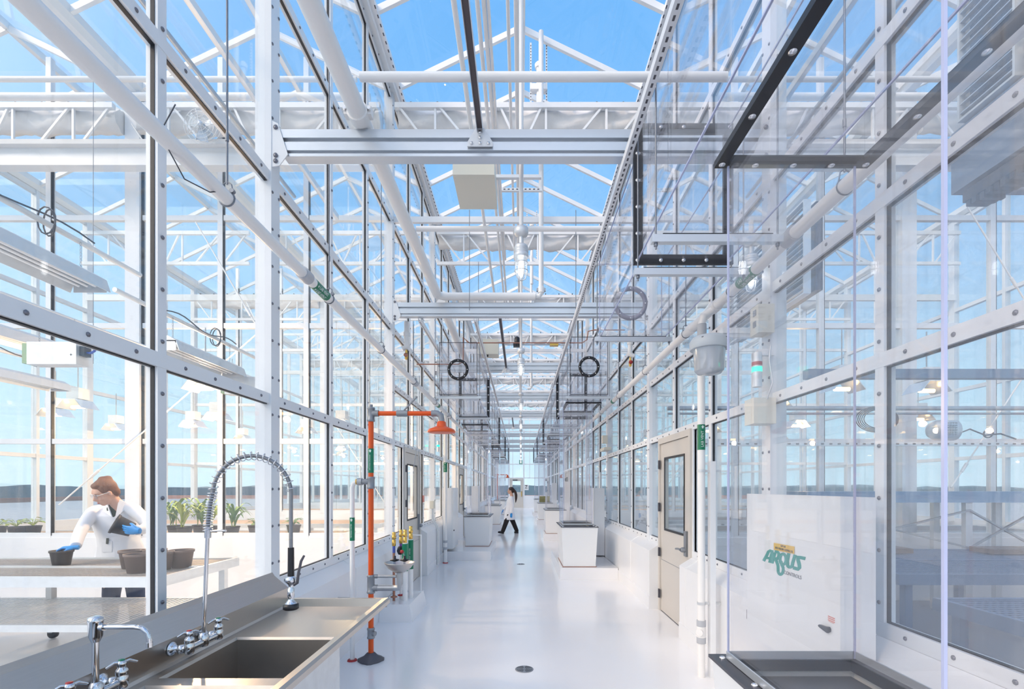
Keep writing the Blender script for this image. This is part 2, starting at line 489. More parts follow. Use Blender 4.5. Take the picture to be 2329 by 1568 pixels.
# gutters (valleys) between the roof bays, with the perforated angle below
for i, x in enumerate([-5 * VEN / 2, -3 * VEN / 2, -VEN / 2, VEN / 2, 3 * VEN / 2, 5 * VEN / 2]):
    mb = MB()
    mb.prism([(x - 0.11, GUT + 0.08), (x - 0.11, GUT - 0.02), (x - 0.06, GUT - 0.09), (x + 0.06, GUT - 0.09), (x + 0.11, GUT - 0.02), (x + 0.11, GUT + 0.08), (x + 0.10, GUT + 0.08), (x + 0.09, GUT - 0.01), (x - 0.09, GUT - 0.01), (x - 0.10, GUT + 0.08)], 'y', -3, YEND)
    o = struct(mb.build(ntrim(), WHITE))

# roof: five gabled bays; every bay a ceiling with its own glazing and rafters
raf = None
for i in range(-2, 3):
    cx = i * VEN
    e = 0.10
    g = MB()
    for s in (-1, 1):
        a = (cx + s * 0.03, RIDGE + 0.02); b = (cx + s * (VEN / 2 - 0.09), GUT + 0.06)
        g.prism([a, b, (b[0], b[1] + 0.006), (a[0], a[1] + 0.006)], 'y', -3, YEND)
    o = struct(g.build('ceiling', ROOFG, origin=(cx, 0, GUT)))
    MB().box(cx - 0.035, cx + 0.035, -3, YEND, RIDGE - 0.05, RIDGE + 0.05).build('ridge_bar', WHITE, o)
    for s in (-1, 1):
        first = None
        y = POSTY[0]
        n = 0
        while y <= YEND + 0.01:
            if first is None:
                mb = MB()
                a = Vector((cx + s * 0.02, y, RIDGE - 0.03)); b = Vector((cx + s * (VEN / 2 - 0.08), y, GUT + 0.02))
                mb.bar(a, b, 0.045, 0.075, m=0)
                mb.bar(a + Vector((0, 0.026, 0.03)), b + Vector((0, 0.026, 0.03)), 0.010, 0.02, m=1)
                first = mb.build('rafter', [WHITE, GASKET], o)
            else:
                c = first.copy(); COL.objects.link(c); c.location = first.location + Vector((0, n * T, 0))
            y += T; n += 1

# partition walls across the rooms, outer walls, end walls
def partition(s, y, n_from=0):
    o = MB()
    fr = MB(); gl = MB()
    x0, x1 = 1.86, 8.93
    base = MB().box(s * x0, s * x1, y - 0.05, y + 0.05, 0, 0.87)
    w = struct(base.build('wall_partition', WALLP))
    xs = [W + j * VEN / 3 for j in range(7)]
    rails = [0.90, 2.21, 3.82, 5.32]
    for z in rails: fr.box(s * x0, s * x1, y - 0.03, y + 0.03, z - 0.035, z + 0.035)
    for j, x in enumerate(xs):
        if j == 0: continue
        big = j == 3
        fr.box(s * x - (0.10 if big else 0.035), s * x + (0.10 if big else 0.035), y - (0.07 if big else 0.035), y + (0.07 if big else 0.035), 0.87, 7.05 if j in (3, 6) else 7.55 if True else 7)
        if j < 6: fr.box(s * x + 0.036 if not big else s * x + 0.101, s * x + (0.046 if not big else 0.112), y - 0.034, y + 0.01, 0.9, 7.0, 1)
    zz = [0.90, 2.21, 3.82, 5.32]
    for a, b in zip(xs[:-1], xs[1:]):
        for z0, z1 in zip(zz, zz[1:] + [7.05]):
            gl.box(s * (a + 0.02), s * (b - 0.02), y - 0.003, y + 0.003, z0 + 0.03, z1 - 0.03)
    o = struct(fr.build(nwin(), [ALU, GASKET]))
    gl.build('window_pane', GLASS, o)
for s in (-1, 1):
    for y in (6.75, 13.25, 19.75, 26.25): partition(s, y)

def outer_bay(s, y0, y1, proto={}):
    key = s
    if key in proto:
        c = proto[key]; n = c.copy(); COL.objects.link(n); n.name = nwin(); n.location = c.location + Vector((0, y0 - proto[(s, 'y')], 0))
        for ch in c.children:
            d = ch.copy(); COL.objects.link(d); d.parent = n
        return
    fr = MB(); gl = MB()
    x = s * 8.95
    zz = [0.9, 2.15, 3.55, 5.2, 7.0]
    for z in zz: fr.box(x - 0.04, x + 0.04, y0, y1, z - 0.035, z + 0.035)
    for j in range(3):
        y = y0 + j * T
        wd = 0.07 if j == 0 else 0.03
        fr.box(x - 0.05, x + 0.05, y - wd, y + wd, 0.0, 7.05)
        for z0, z1 in zip(zz[:-1], zz[1:]): gl.box(x - 0.003, x + 0.003, y + wd, y + T - 0.03, z0 + 0.03, z1 - 0.03)
    fr.box(x - 0.05, x + 0.05, y0, y1, 0.0, 0.87)
    o = struct(fr.build(nwin(), [ALU])); gl.build('window_pane', GLASS, o)
    proto[key] = o; proto[(s, 'y')] = y0
for s in (-1, 1):
    for k in range(12): outer_bay(s, POSTY[k], POSTY[k + 1])

# end wall of the corridor with the exit door beside a window panel
y = YEND
fr = MB(); gl = MB()
fr.box(-1.79, -0.84, y - 0.05, y + 0.05, 0, 0.86); fr.box(0.27, 1.79, y - 0.05, y + 0.05, 0, 0.86)
for z in (0.88, 2.23, 3.25, 4.3, 5.4, 6.9):
    for a, b in ((-1.79, -0.84), (0.27, 1.79)) if z < 1 else ((-1.79, 1.79),): fr.box(a, b, y - 0.04, y + 0.04, z - 0.035, z + 0.035)
for x in (-1.72, -0.87, 0.23, 1.72):
    fr.box(x - 0.05, x + 0.05, y - 0.05, y + 0.05, 0.0 if abs(x) < 1 else 0.8, 7.0)
fr.box(-0.62, -0.58, y - 0.03, y + 0.03, 2.23, 6.9); fr.box(0.64, 0.68, y - 0.03, y + 0.03, 2.23, 6.9)
for a, b in ((-1.68, -0.92), (0.28, 1.68)): gl.box(a, b, y - 0.003, y + 0.003, 0.92, 2.2)
gl.box(-1.7, 1.7, y - 0.003, y + 0.003, 2.27, 6.9)
o = struct(fr.build(nwin(), [ALU])); gl.build('window_pane', GLASS, o)
for s in (-1, 1):
    fr = MB(); gl = MB()
    fr.box(s * 1.86, s * 8.93, y - 0.05, y + 0.05, 0, 0.87)
    for z in (2.21, 3.82, 5.32, 7.0): fr.box(s * 1.86, s * 8.93, y - 0.03, y + 0.03, z - 0.035, z + 0.035)
    for j in range(7): fr.box(s * (W + j * VEN / 3) - 0.04, s * (W + j * VEN / 3) + 0.04, y - 0.04, y + 0.04, 0.8, 7.0)
    gl.box(s * 1.86, s * 8.93, y - 0.003, y + 0.003, 0.9, 7)
    o = struct(fr.build(nwin(), [ALU])); gl.build('window_pane', GLASS, o)

# doors
def door_leaf(name, s, a, b):
    """door in the corridor glass wall; hinges at the far jamb b for the right side, near jamb for the left"""
    f = MB()
    xi, xo = s * 1.77, s * 1.88
    f.box(xi, xo, a - 0.06, a, 0, 2.12); f.box(xi, xo, b, b + 0.06, 0, 2.12); f.box(xi, xo, a - 0.06, b + 0.06, 2.12, 2.19)
    o = struct(f.build(name, DOORM))
    l = MB(); x0, x1 = s * 1.79, s * 1.835
    ga, gb = a + 0.17, b - 0.17
    hinge_far = s > 0
    l.box(x0, x1, a + 0.004, ga, 0.01, 2.115); l.box(x0, x1, gb, b - 0.004, 0.01, 2.115)
    l.box(x0, x1, ga, gb, 0.01, 1.05); l.box(x0, x1, ga, gb, 1.93, 2.115)
    l.frame('x', s * 1.783, s * 1.79, ga - 0.012, gb + 0.012, 1.038, 1.942, 0.026, 1)
    leaf = l.build('door_leaf', [DOORM, GASKET], o)
    MB().box(s * 1.808, s * 1.814, ga, gb, 1.05, 1.93).build('door_glass', GLASS, leaf)
    MB().box(s * 1.788, s * 1.792, a + 0.01, b - 0.01, 0.655, 0.66).build('door_groove', CAST, leaf)
    hy = b if hinge_far else a
    for z in (0.22, 0.75, 1.32, 1.86):
        h = MB(); h.tube([(s * 1.765, hy, z - 0.055), (s * 1.765, hy, z + 0.055)], 0.013, 8)
        h.box(s * 1.768, s * 1.775, hy - 0.03, hy + 0.03, z - 0.055, z + 0.055)
        h.build('hinge', DARKCAST, o)
    ly = a + 0.075 if hinge_far else b - 0.075
    d = 1 if hinge_far else -1
    h = MB(); h.box(s * 1.76, s * 1.79, ly - 0.035, ly + 0.035, 0.83, 1.10)
    h.lathe([(0.028, 0), (0.028, -s * 0.03), (0.02, -s * 0.045)], (s * 1.76, ly, 0.90), 12, 'x')
    h.tube([(s * 1.715, ly, 0.90), (s * 1.705, ly + d * 0.05, 0.905), (s * 1.71, ly + d * 0.14, 0.895)], [0.013, 0.012, 0.011], 8)
    h.build('door_handle', CAST, leaf)
n = 1
for s in (-1, 1):
    for a, b in DOORS[s]: door_leaf('door_%d' % n, s, a, b); n += 1
# far exit door
o = MB(); 
o.frame('y', YEND - 0.06, YEND + 0.04, -0.82, 0.19, -0.06, 2.2, 0.06)
od = struct(o.build('door_%d' % n, DOORM))
l = MB(); Y0, Y1 = YEND - 0.045, YEND
l.box(-0.76, -0.62, Y0, Y1, 0.01, 2.13); l.box(-0.02, 0.13, Y0, Y1, 0.01, 2.13); l.box(-0.62, -0.02, Y0, Y1, 0.01, 1.17); l.box(-0.62, -0.02, Y0, Y1, 2.0, 2.13)
lf = l.build('door_leaf', DOORM, od)
MB().box(-0.62, -0.02, YEND - 0.025, YEND - 0.02, 1.17, 2.0).build('door_glass', GLASS, lf)
h = MB().box(0.03, 0.09, YEND - 0.09, YEND - 0.045, 0.84, 1.24); h.build('door_handle', BRASS, lf)
MB().box(-0.6, -0.25, YEND - 0.12, YEND - 0.05, 2.03, 2.10).build('door_closer', DARKCAST, lf)

# rooftop terrace, land and trees outside
g = MB().box(-60, 60, -30, 75, -0.6, -0.3); struct(g.build('ground', mat('roof_gravel', (0.42, 0.42, 0.43), 0.95, vary=0.15, vscale=1)))
pp = MB()
pp.box(-60, 60, 74.5, 75, -0.3, 0.25); pp.box(-60, -59.5, -30, 75, -0.3, 0.25); pp.box(59.5, 60, -30, 75, -0.3, 0.25)
struct(pp.build('trim_parapet', ROOFO))
g = MB().box(-2500, 2500, -2500, 2500, -16, -15.5); struct(g.build('ground', LAND))
tr = MB()
import bmesh
NR = 90
ring = []
for j in range(NR * 4):
    a = 2 * PI * j / (NR * 4)
    R = 820 + 60 * math.sin(a * 5)
    h = -15.5 + 17.5 + 1.6 * math.sin(a * 13 + 1) + random.uniform(-1.0, 1.6) + 1.0 * math.sin(a * 41)
    ring.append((R * math.cos(a), R * math.sin(a), h))
nn = len(ring)
vs = [(x, y, -16) for x, y, h in ring] + ring + [(x * 1.08, y * 1.08, h - 2) for x, y, h in ring] + [(x * 1.1, y * 1.1, -16) for x, y, h in ring]
fs = []
for L in range(3):
    for j in range(nn): fs.append((L * nn + j, L * nn + (j + 1) % nn, (L + 1) * nn + (j + 1) % nn, (L + 1) * nn + j))
tr._add(vs, fs)
to = tr.build('tree_line', TREEM); tag(to, 'dark blue-green line of distant trees along the horizon', 'trees'); to['kind'] = 'stuff'
# ================================================================ CORRIDOR: overhead structure
BY = [3.5 + BAY * k for k in range(10)]           # beams at the posts
def far_word(k): return ORD[k] + ' from the camera'

beam0 = None
for k, y in enumerate(BY):
    if beam0 is None:
        mb = MB()
        mb.box(-1.78, 1.78, y - 0.045, y + 0.045, 4.075, 4.135)
        mb.box(-1.78, 1.78, y - 0.02, y + 0.045, 4.045, 4.075)
        mb.box(-1.78, 1.78, y - 0.045, y + 0.045, 3.985, 4.045)
        mb.box(-1.70, 1.70, y - 0.025, y + 0.045, 3.965, 3.985)
        mb.box(-1.70, 1.70, y - 0.04, y + 0.045, 3.945, 3.965)
        beam0 = thing('cross_beam', 'white double aluminium beam spanning the corridor, nearest to the camera', 'beam', (0, y, 3.945), 'beams across the corridor')
        mb.build('beam_channel', SILVER, beam0)
        for s in (-1, 1):
            b = MB(); b.prism([(s * 1.775, 3.86), (s * 1.775, 4.19), (s * 1.73, 4.17), (s * 1.66, 3.95), (s * 1.72, 3.87)], 'y', y - 0.055, y - 0.047)
            for z in (4.14, 3.94, 3.90): b.lathe([(0.016, 0), (0.016, -0.008), (0.0001, -0.011)], (s * 1.745, y - 0.055, z), 8, 'y', 1)
            b.build('end_bracket', [ALU, BOLT], beam0)
    else: copy_tree(beam0, dy=y - 3.5, label='white double aluminium beam spanning the corridor, %s' % far_word(k))

# slim rectangular ties and round cross pipes
ty = tag(MB().box(-1.78, 1.78, 6.76, 6.81, 5.28, 5.36).build('tie_bar', ALU), 'white rectangular tie high above the second cross beam', 'tie bar', 'high ties')
for k in (3, 5, 7, 9):
    c = ty.copy(); COL.objects.link(c); c.location = ty.location + Vector((0, BAY * (k - 1), 0)); c['label'] = 'white rectangular tie high above the %s cross beam' % ORD[k]

# channels running along the ridge line just under the beams
def channel(name, x, y0, y1, z, label, w=0.045, m=SILVER):
    mb = MB(); mb.box(x - w / 2, x + w / 2, y0, y1, z + 0.035, z + 0.04); mb.box(x - w / 2, x - w / 2 + 0.004, y0, y1, z, z + 0.035); mb.box(x + w / 2 - 0.004, x + w / 2, y0, y1, z, z + 0.035)
    mb.box(x - w / 2 + 0.004, x + w / 2 - 0.004, y0, y1, z + 0.028, z + 0.035, 1)  # inner face of the channel web, in a dark brown-grey
    t = thing(name, label, 'channel', (x, (y0 + y1) / 2, z))
    mb.build('channel_body', [m, mat('channel_dark_face', (0.14, 0.12, 0.13), 0.5)], t) if 'channel_dark_face' not in MATS else mb.build('channel_body', [m, MATS['channel_dark_face']], t)
    b = MB(); yy = y1 + 0.005
    b.prism([(x - 0.09, z - 0.10), (x + 0.09, z - 0.10), (x + 0.09, z - 0.07), (x + 0.03, z + 0.03), (x - 0.03, z + 0.03), (x - 0.09, z - 0.07)], 'y', yy - 0.01, yy)
    for dx, dz in ((0, 0), (0, -0.04), (-0.06, -0.08), (0, -0.08), (0.06, -0.08)): b.lathe([(0.011, 0), (0.011, -0.006), (0.0001, -0.008)], (x + dx, yy - 0.01, z + dz), 7, 'y', 1)
    b.build('gusset_plate', [ALU, BOLTB], t)
    return t
channel('support_channel', -0.29, 0.3, 3.44, 4.10, 'dark-bottomed channel with bolted gusset plate ending at the first cross beam')
channel('support_channel', -0.30, 6.80, 9.93, 4.02, 'slim channel running from the second to the third cross beam')
channel('support_channel', -0.30, 16.5, 19.68, 4.02, 'short dark channel hanging under the beams far down the corridor')

# slotted strut rails along the corridor
def strut_rail(x, y0, y1, z, label):
    mb = MB(); mb.box(x - 0.022, x + 0.022, y0, y1, z + 0.0, z + 0.012); mb.box(x - 0.022, x - 0.018, y0, y1, z + 0.012, z + 0.05); mb.box(x + 0.018, x + 0.022, y0, y1, z + 0.012, z + 0.05)
    n = int((min(y1, 14) - y0) / 0.055)
    for i in range(n):
        y = y0 + 0.03 + i * 0.055
        mb.box(x - 0.006, x + 0.006, y - 0.014, y + 0.014, z - 0.0012, z, 1)
        sx = -1 if x > 0 else 1
    return tag(mb.build('slotted_rail', [ALU, DARKCAST]), label, 'rail', 'slotted rails carrying the clear ducts')
strut_rail(0.725, 0.5, 10.6, 3.80, 'white slotted rail running along the right side above the near clear ducts')
strut_rail(-0.64, 6.8, 14.0, 3.90, 'white slotted rail on the left passing above the round-port clear duct')
strut_rail(-1.42, 6.8, 9.9, 3.90, 'short white slotted rail nearest the left glass wall')
strut_rail(-0.66, 14.4, 27, 3.90, 'white slotted rail far along the left side')
strut_rail(0.725, 11.0, 27, 3.80, 'white slotted rail far along the right side')
mbp = MB()
for s in (-1, 1):
    mb = MB(); x = s * 1.66
    mb.box(x - 0.03, x + 0.03, 0.5, 34, 6.98, 7.0); mb.box(x + s * 0.026, x + s * 0.03, 0.5, 34, 6.93, 7.0)
    for i in range(150):
        y = 0.6 + i * 0.11; mb.box(x - s * 0.022 - 0.007, x - s * 0.022 + 0.007, y - 0.02, y + 0.02, 6.978, 6.981, 1)
    struct(mb.build(ntrim(), [ALU, DARKCAST]))

# electrical conduits under the ridge
for i, (x, z, r, y0, y1) in enumerate([(-0.40, 6.04, 0.022, 0.6, 12.8), (-0.34, 6.04, 0.022, 0.6, 12.8), (-0.30, 6.04, 0.016, 0.6, 9.5), (-0.12, 6.04, 0.018, 0.6, 9.5), (-0.04, 6.04, 0.026, 0.6, 30), (0.03, 6.9, 0.02, 0.6, 30), (-0.50, 5.2, 0.022, 3.2, 9.8)]):
    mb = MB().tube([(x, y0, z), (x, y1, z)], r, 8)
    tag(mb.build('conduit', PVC), 'white conduit running lengthwise under the ridge, %s counted from the left' % ORD[[1, 2, 3, 4, 5, 6, 0][i]], 'conduit', 'conduits under the roof ridge')

# big header pipe on the left with its cross branches
t = thing('header_pipe', 'thick white header pipe running above the beams on the left, stopping at the second beam', 'pipe', (-1.14, 3.5, 4.14))
mb = MB(); mb.tube([(-1.14, 0.25, 4.20), (-1.14, 6.58, 4.20)], 0.062, 18); mb.build('pipe', PVC, t)
mb = MB(); mb.tube([(-1.14, 3.36, 4.20), (-1.14, 3.44, 4.20)], 0.074, 18)
for s in (-1, 1): mb.box(-1.14 + s * 0.075 - 0.02, -1.14 + s * 0.075 + 0.02, 3.37, 3.43, 4.18, 4.24); mb.lathe([(0.012, 0), (0.012, -0.02)], (-1.14 + s * 0.085, 3.37, 4.21), 8, 'y', 1)
mb.build('pipe_clamp', [PVC, BOLTB], t)
mb = MB(); mb.tube([(-1.14, 6.50, 4.20), (-1.14, 6.60, 4.20), (-1.06, 6.66, 4.20), (0.20, 6.66, 4.20)], 0.052, 14); mb.build('elbow_branch', PVC, t)
t = thing('header_pipe', 'thick white header pipe on the left continuing beyond the second beam', 'pipe', (-1.14, 12, 4.14))
mb = MB(); mb.tube([(-1.14, 6.9, 4.20), (-1.14, 16.3, 4.20)], 0.062, 16); mb.build('pipe', PVC, t)
mb = MB(); mb.tube([(-1.14, 9.8, 4.20), (-1.14, 9.9, 4.20)], 0.074, 16); mb.build('pipe_clamp', PVC, t)
cp = tag(MB().tube([(-1.07, 3.22, 4.31), (1.37, 3.22, 4.31)], 0.029, 12).build('branch_pipe', PVC), 'thin white pipe crossing the corridor in front of the nearest beam', 'pipe')
cp2 = tag(MB().tube([(-1.07, 4.95, 4.22), (1.37, 4.95, 4.22)], 0.027, 12).build('branch_pipe', PVC), 'thin white pipe crossing the corridor between the first two beams', 'pipe')
# vertical drop pipe to the roof vent
def vent_stack(x, y, z0, label):
    t = thing('vent_stack', label, 'pipe', (x, y, z0))
    mb = MB(); mb.tube([(x - 0.1, y, z0 + 0.02), (x - 0.03, y, z0 + 0.02), (x, y, z0 + 0.06), (x, y, 7.85)], 0.034, 12); mb.build('pipe', PVC, t)
    mb = MB(); mb.tube([(x, y, z0 + 0.07), (x, y, z0 + 0.15)], 0.045, 12)
    for s in (-1, 1): mb.box(x + s * 0.05 - 0.014, x + s * 0.05 + 0.014, y - 0.02, y + 0.02, z0 + 0.09, z0 + 0.13, 1)
    mb.build('coupling', [PVC, GALV], t)
    return t
vent_stack(0.28, 6.66, 4.18, 'white vertical pipe rising to the roof behind the second cross beam')
vent_stack(0.28, 12.9, 4.18, 'white vertical pipe rising to the roof near the fourth cross beam')
# roof vent drive posts with racks
def vent_drive(y, label):
    t = thing('vent_actuator', label, 'actuator', (0.25, y, 6.1))
    mb = MB(); mb.tube([(0.25, y, 6.15), (0.25, y, 7.45)], 0.032, 12); mb.lathe([(0.05, 0), (0.055, 0.05), (0.03, 0.08), (0.0001, 0.1)], (0.25, y, 7.45), 12); mb.build('post', PVC, t)
    MB().box(0.13, 0.37, y - 0.05, y + 0.05, 7.12, 7.2).build('gearbox', WHITE, t)
    for s in (-1, 1):
        r = MB(); r.box(0.25 + s * 0.11 - 0.012, 0.25 + s * 0.11 + 0.012, y - 0.01, y + 0.01, 6.75, 7.8)
        for i in range(24): r.box(0.25 + s * 0.11 - 0.005, 0.25 + s * 0.11 + 0.005, y - 0.0115, y - 0.01, 6.78 + i * 0.042, 6.80 + i * 0.042, 1)
        r.build('rack', [ALU, GASKET], t)
vent_drive(6.78, 'white roof vent drive with two perforated racks, nearest the camera')
vent_drive(10.9, 'smaller white roof vent drive further under the ridge')

# trusses with folded shade curtains, across the corridor and across the rooms
def make_truss(cx, y, label, group, cur_label):
    mb = MB(); x0, x1 = cx - VEN / 2 + 0.1, cx + VEN / 2 - 0.1
    t = thing('roof_truss', label, 'truss', (cx, y, 6.05), group)
    MB().box(x0, x1, y - 0.03, y + 0.03, 6.66, 6.73).build('top_chord', WHITE, t)
    MB().box(x0, x1, y - 0.025, y + 0.025, 6.05, 6.11).build('bottom_chord', WHITE, t)
    w = MB()
    xs = [x0 + (x1 - x0) * q for q in (0.02, 0.16, 0.30, 0.50, 0.70, 0.84, 0.98)]
    for q in (0.16, 0.40, 0.60, 0.84): w.bar((x0 + (x1 - x0) * q, y, 6.08), (x0 + (x1 - x0) * q, y, 6.69), 0.028, 0.028, (0, 1, 0))
    for q0, q1 in ((0.02, 0.15), (0.18, 0.32), (0.42, 0.5), (0.58, 0.5), (0.82, 0.68), (0.98, 0.85)):
        w.bar((x0 + (x1 - x0) * q0, y, 6.67), (x0 + (x1 - x0) * q1, y, 6.09), 0.028, 0.028, (0, 1, 0))
    w.build('web_bars', WHITE, t)
    # folded shade cloth parked behind the truss
    rr = random.Random(int(cx * 10) * 31 + 5)
    n = 44; rings = []
    for i in range(n):
        x = x0 + 0.02 + (x1 - x0 - 0.04) * i / (n - 1)
        sag = 0.03 * math.sin(i * 0.8 + cx) + 0.02 * rr.uniform(-1, 1)
        g = []
        for j in range(14):
            a = 2 * PI * j / 14
            rx = 0.10 + 0.03 * math.sin(3 * a + i * 0.7) + rr.uniform(-0.012, 0.012)
            rz = 0.165 + 0.02 * math.sin(5 * a + i * 0.5) + rr.uniform(-0.012, 0.012)
            g.append((x, y + 0.16 + rx * math.cos(a), 6.60 + sag * 0.5 + rz * math.sin(a)))
        rings.append(g)
    c = MB().loft(rings); 
    for i in range(9): c.box(x0 + 0.2 + i * 0.36 - 0.01, x0 + 0.2 + i * 0.36 + 0.01, y + 0.05, y + 0.08, 6.74, 6.80, 1)
    co = c.build('shade_curtain', [CURTAIN, GASKET]); tag(co, cur_label, 'curtain', 'folded shade curtains')
    return t, co
t0, c0 = make_truss(0, 6.5, 'white latticed truss across the corridor roof, nearest the camera', 'trusses across the corridor', 'folded white shade cloth lying along the nearest corridor truss')
for k in range(1, 9):
    copy_tree(t0, dy=BAY * k, label='white latticed truss across the corridor roof, %s' % far_word(k))
    copy_tree(c0, dy=BAY * k, label='folded white shade cloth lying along the %s corridor truss' % ORD[k])
for i in (-2, -1, 1, 2):
    side = 'left' if i < 0 else 'right'
    wh = 'beside the corridor' if abs(i) == 1 else 'by the outer wall'
    for k in range(0, 9):
        dist = ORD[k] + ' down the building'
        copy_tree(t0, dx=i * VEN, dy=BAY * k - 0.0, label='white latticed truss over the %s rooms %s, %s' % (side, wh, dist))['group'] = 'trusses over the rooms'
        if k in (0, 2, 4, 6):
            copy_tree(c0, dx=i * VEN, dy=BAY * k, label='folded shade cloth over the %s rooms %s, %s' % (side, wh, dist))

# jar lights hung under the ridge
def jar_light(x, y, zb, label, top, group=None, on=True):
    """zb = bottom of guard"""
    t = thing('pendant_light', label, 'lamp', (x, y, zb), group)
    MB().tube([(x, y, zb + 0.40), (x, y, top)], 0.017, 10).build('drop_rod', PVC, t)
    m = MB(); m.lathe([(0.018, 0.0), (0.05, 0.015), (0.055, 0.03), (0.055, 0.065), (0.03, 0.08), (0.018, 0.08)], (x, y, zb + 0.335), 18); m.build('junction_box', GALVL, t)
    MB().tube([(x, y, zb + 0.27), (x, y, zb + 0.34)], 0.018, 10).build('neck', GALVL, t)
    m = MB(); m.lathe([(0.052, 0), (0.056, 0.01), (0.056, 0.03), (0.05, 0.035), (0.056, 0.042), (0.056, 0.048), (0.049, 0.053), (0.056, 0.06), (0.056, 0.066), (0.048, 0.07), (0.054, 0.078), (0.045, 0.095), (0.018, 0.11)], (x, y, zb + 0.175), 20); m.build('ribbed_cap', GALVL, t)
    m = MB(); m.lathe([(0.0001, 0), (0.03, 0.012), (0.041, 0.05), (0.042, 0.16)], (x, y, zb + 0.012), 16); m.build('glass_jar', JAR, t)
    if on:
        m = MB(); m.lathe([(0.0001, 0), (0.016, 0.01), (0.022, 0.04), (0.018, 0.09), (0.012, 0.11)], (x, y, zb + 0.045), 12); m.build('bulb', LAMPGLOW, t)
    g = MB()
    for j in range(4):
        a = PI / 4 * (2 * j + 0.6)
        c, s_ = math.cos(a), math.sin(a)
        g.tube([(x + 0.049 * c, y + 0.049 * s_, zb + 0.175), (x + 0.049 * c, y + 0.049 * s_, zb + 0.07), (x + 0.036 * c, y + 0.036 * s_, zb + 0.02), (x, y, zb)], 0.0035, 6)
    for z in (0.135, 0.075):
        g.tube([(x + 0.05 * math.cos(a), y + 0.05 * math.sin(a), zb + z) for a in [2 * PI * q / 20 for q in range(21)]], 0.0035, 5, caps=False)
    g.build('wire_guard', GALVL, t)
    return t
j0 = jar_light(0.003, 3.70, 3.155, 'caged jar lamp hanging over the corridor, nearest the camera', 7.9, 'caged jar lamps along the corridor')
for k in range(1, 10): copy_tree(j0, dy=BAY * k, label='caged jar lamp hanging over the corridor, %s' % far_word(k))
jl = jar_light(1.705, 3.58, 3.02, 'caged jar lamp on the right glass wall behind the near clear duct', 3.55)
jar_light(1.705, 13.5, 3.02, 'caged jar lamp on the right wall halfway down the corridor', 3.55)

# square duct silencer boxes
t = thing('ceiling_box', 'flat cream metal box above the corridor just behind the nearest beam', 'box', (-0.40, 4.5, 4.10))
mb = MB(); mb.box(-0.62, -0.24, 4.4, 4.95, 4.42, 4.60)
mb.build('box_body', CREAM, t)
mb = MB()
for i in range(6): mb.lathe([(0.006, 0), (0.0001, -0.004)], (-0.60 + i * 0.068, 4.45, 4.42), 6, 'z')
for i in range(5): mb.lathe([(0.006, 0), (0.0001, -0.004)], (-0.61, 4.45 + i * 0.11, 4.42), 6, 'z')
mb.build('screws', CREAM, t)
MB().box(-0.66, 0.2, 4.72, 4.76, 4.60, 4.63).build('hanger_strut', ALU, t)
t = thing('ceiling_box', 'cream metal box with two cable glands above the corridor near the third beam', 'box', (-0.6, 9.5, 4.3))
MB().box(-0.80, -0.42, 9.0, 9.3, 4.05, 4.33).build('box_body', CREAM, t)
g = MB()
for x in (-0.75, -0.62): g.tube([(x, 9.05, 4.01), (x, 9.05, 4.06)], 0.012, 8)
g.build('cable_gland', BLACK, t)
# short perforated hanger with fine rods
sh = MB(); sh.box(-0.20, 0.22, 5.03, 5.06, 4.66, 4.69)
for i in range(9): sh.box(-0.18 + i * 0.044, -0.16 + i * 0.044, 5.028, 5.03, 4.67, 4.68, 1)
tag(sh.build('perforated_hanger', [ALU, DARKCAST]), 'short perforated strut crossing the conduits behind the nearest lamp', 'strut')

# fan and vent motor line under the third truss
def wire_fan(x, y, z, r, label, face=(0, -1, 0)):
    t = thing('circulation_fan', label, 'fan', (x, y, z - r))
    m = MB()
    for q in (0.2, 0.4, 0.6, 0.8, 1.0):
        for dy in (-0.05, 0.05):
            m.tube([(x + r * q * math.cos(a), y + dy * (1.2 - q * 0.6), z + r * q * math.sin(a)) for a in [2 * PI * i / 24 for i in range(25)]], 0.0028, 4, caps=False)
    for i in range(10):
        a = 2 * PI * i / 10
        m.tube([(x, y - 0.06, z), (x + r * math.cos(a), y - 0.03, z + r * math.sin(a))], 0.003, 4)
    m.build('wire_guard', GALVL, t)
    b = MB()
    for i in range(3):
        a = 2 * PI * i / 3 + 0.6
        u = Vector((math.cos(a), 0, math.sin(a))); v = Vector((-math.sin(a), 0.35, math.cos(a)))
        p = Vector((x, y, z))
        vs = [p + u * 0.03 - v * 0.03, p + u * r * 0.85 - v * 0.09, p + u * r * 0.9 + v * 0.05, p + u * 0.03 + v * 0.03]
        n = Vector((0, 0.004, 0)); b._add([q for q in vs] + [q + n for q in vs], [(0, 1, 2, 3), (7, 6, 5, 4), (0, 4, 5, 1), (1, 5, 6, 2), (2, 6, 7, 3), (3, 7, 4, 0)])
    b.build('fan_blades', SILVER, t)
    MB().lathe([(0.0001, -0.07), (0.03, -0.065), (0.04, -0.02), (0.05, 0.06), (0.045, 0.14), (0.0001, 0.15)], (x, y, z), 14, 'y').build('motor', SILVER, t)
    return t
wire_fan(0.98, 10.4, 4.62, 0.12, 'round wire-guarded fan hanging right of the ridge near the third beam')
t = thing('vent_motor', 'dark gear motor with long horizontal shaft under the ridge beyond the second beam', 'motor', (0, 10.3, 4.5))
MB().tube([(-0.35, 10.35, 4.62), (0.85, 10.35, 4.62)], 0.014, 8).build('shaft', GALV, t)
m = MB(); m.lathe([(0.05, -0.12), (0.06, -0.1), (0.06, 0.06), (0.03, 0.09)], (-0.08, 10.35, 4.70), 14); m.box(-0.16, 0.0, 10.3, 10.4, 4.57, 4.66); m.build('motor_body', BLACK, t)
MB().box(0.62, 0.80, 10.3, 10.4, 4.59, 4.66).build('limit_switch', BRASS, t)
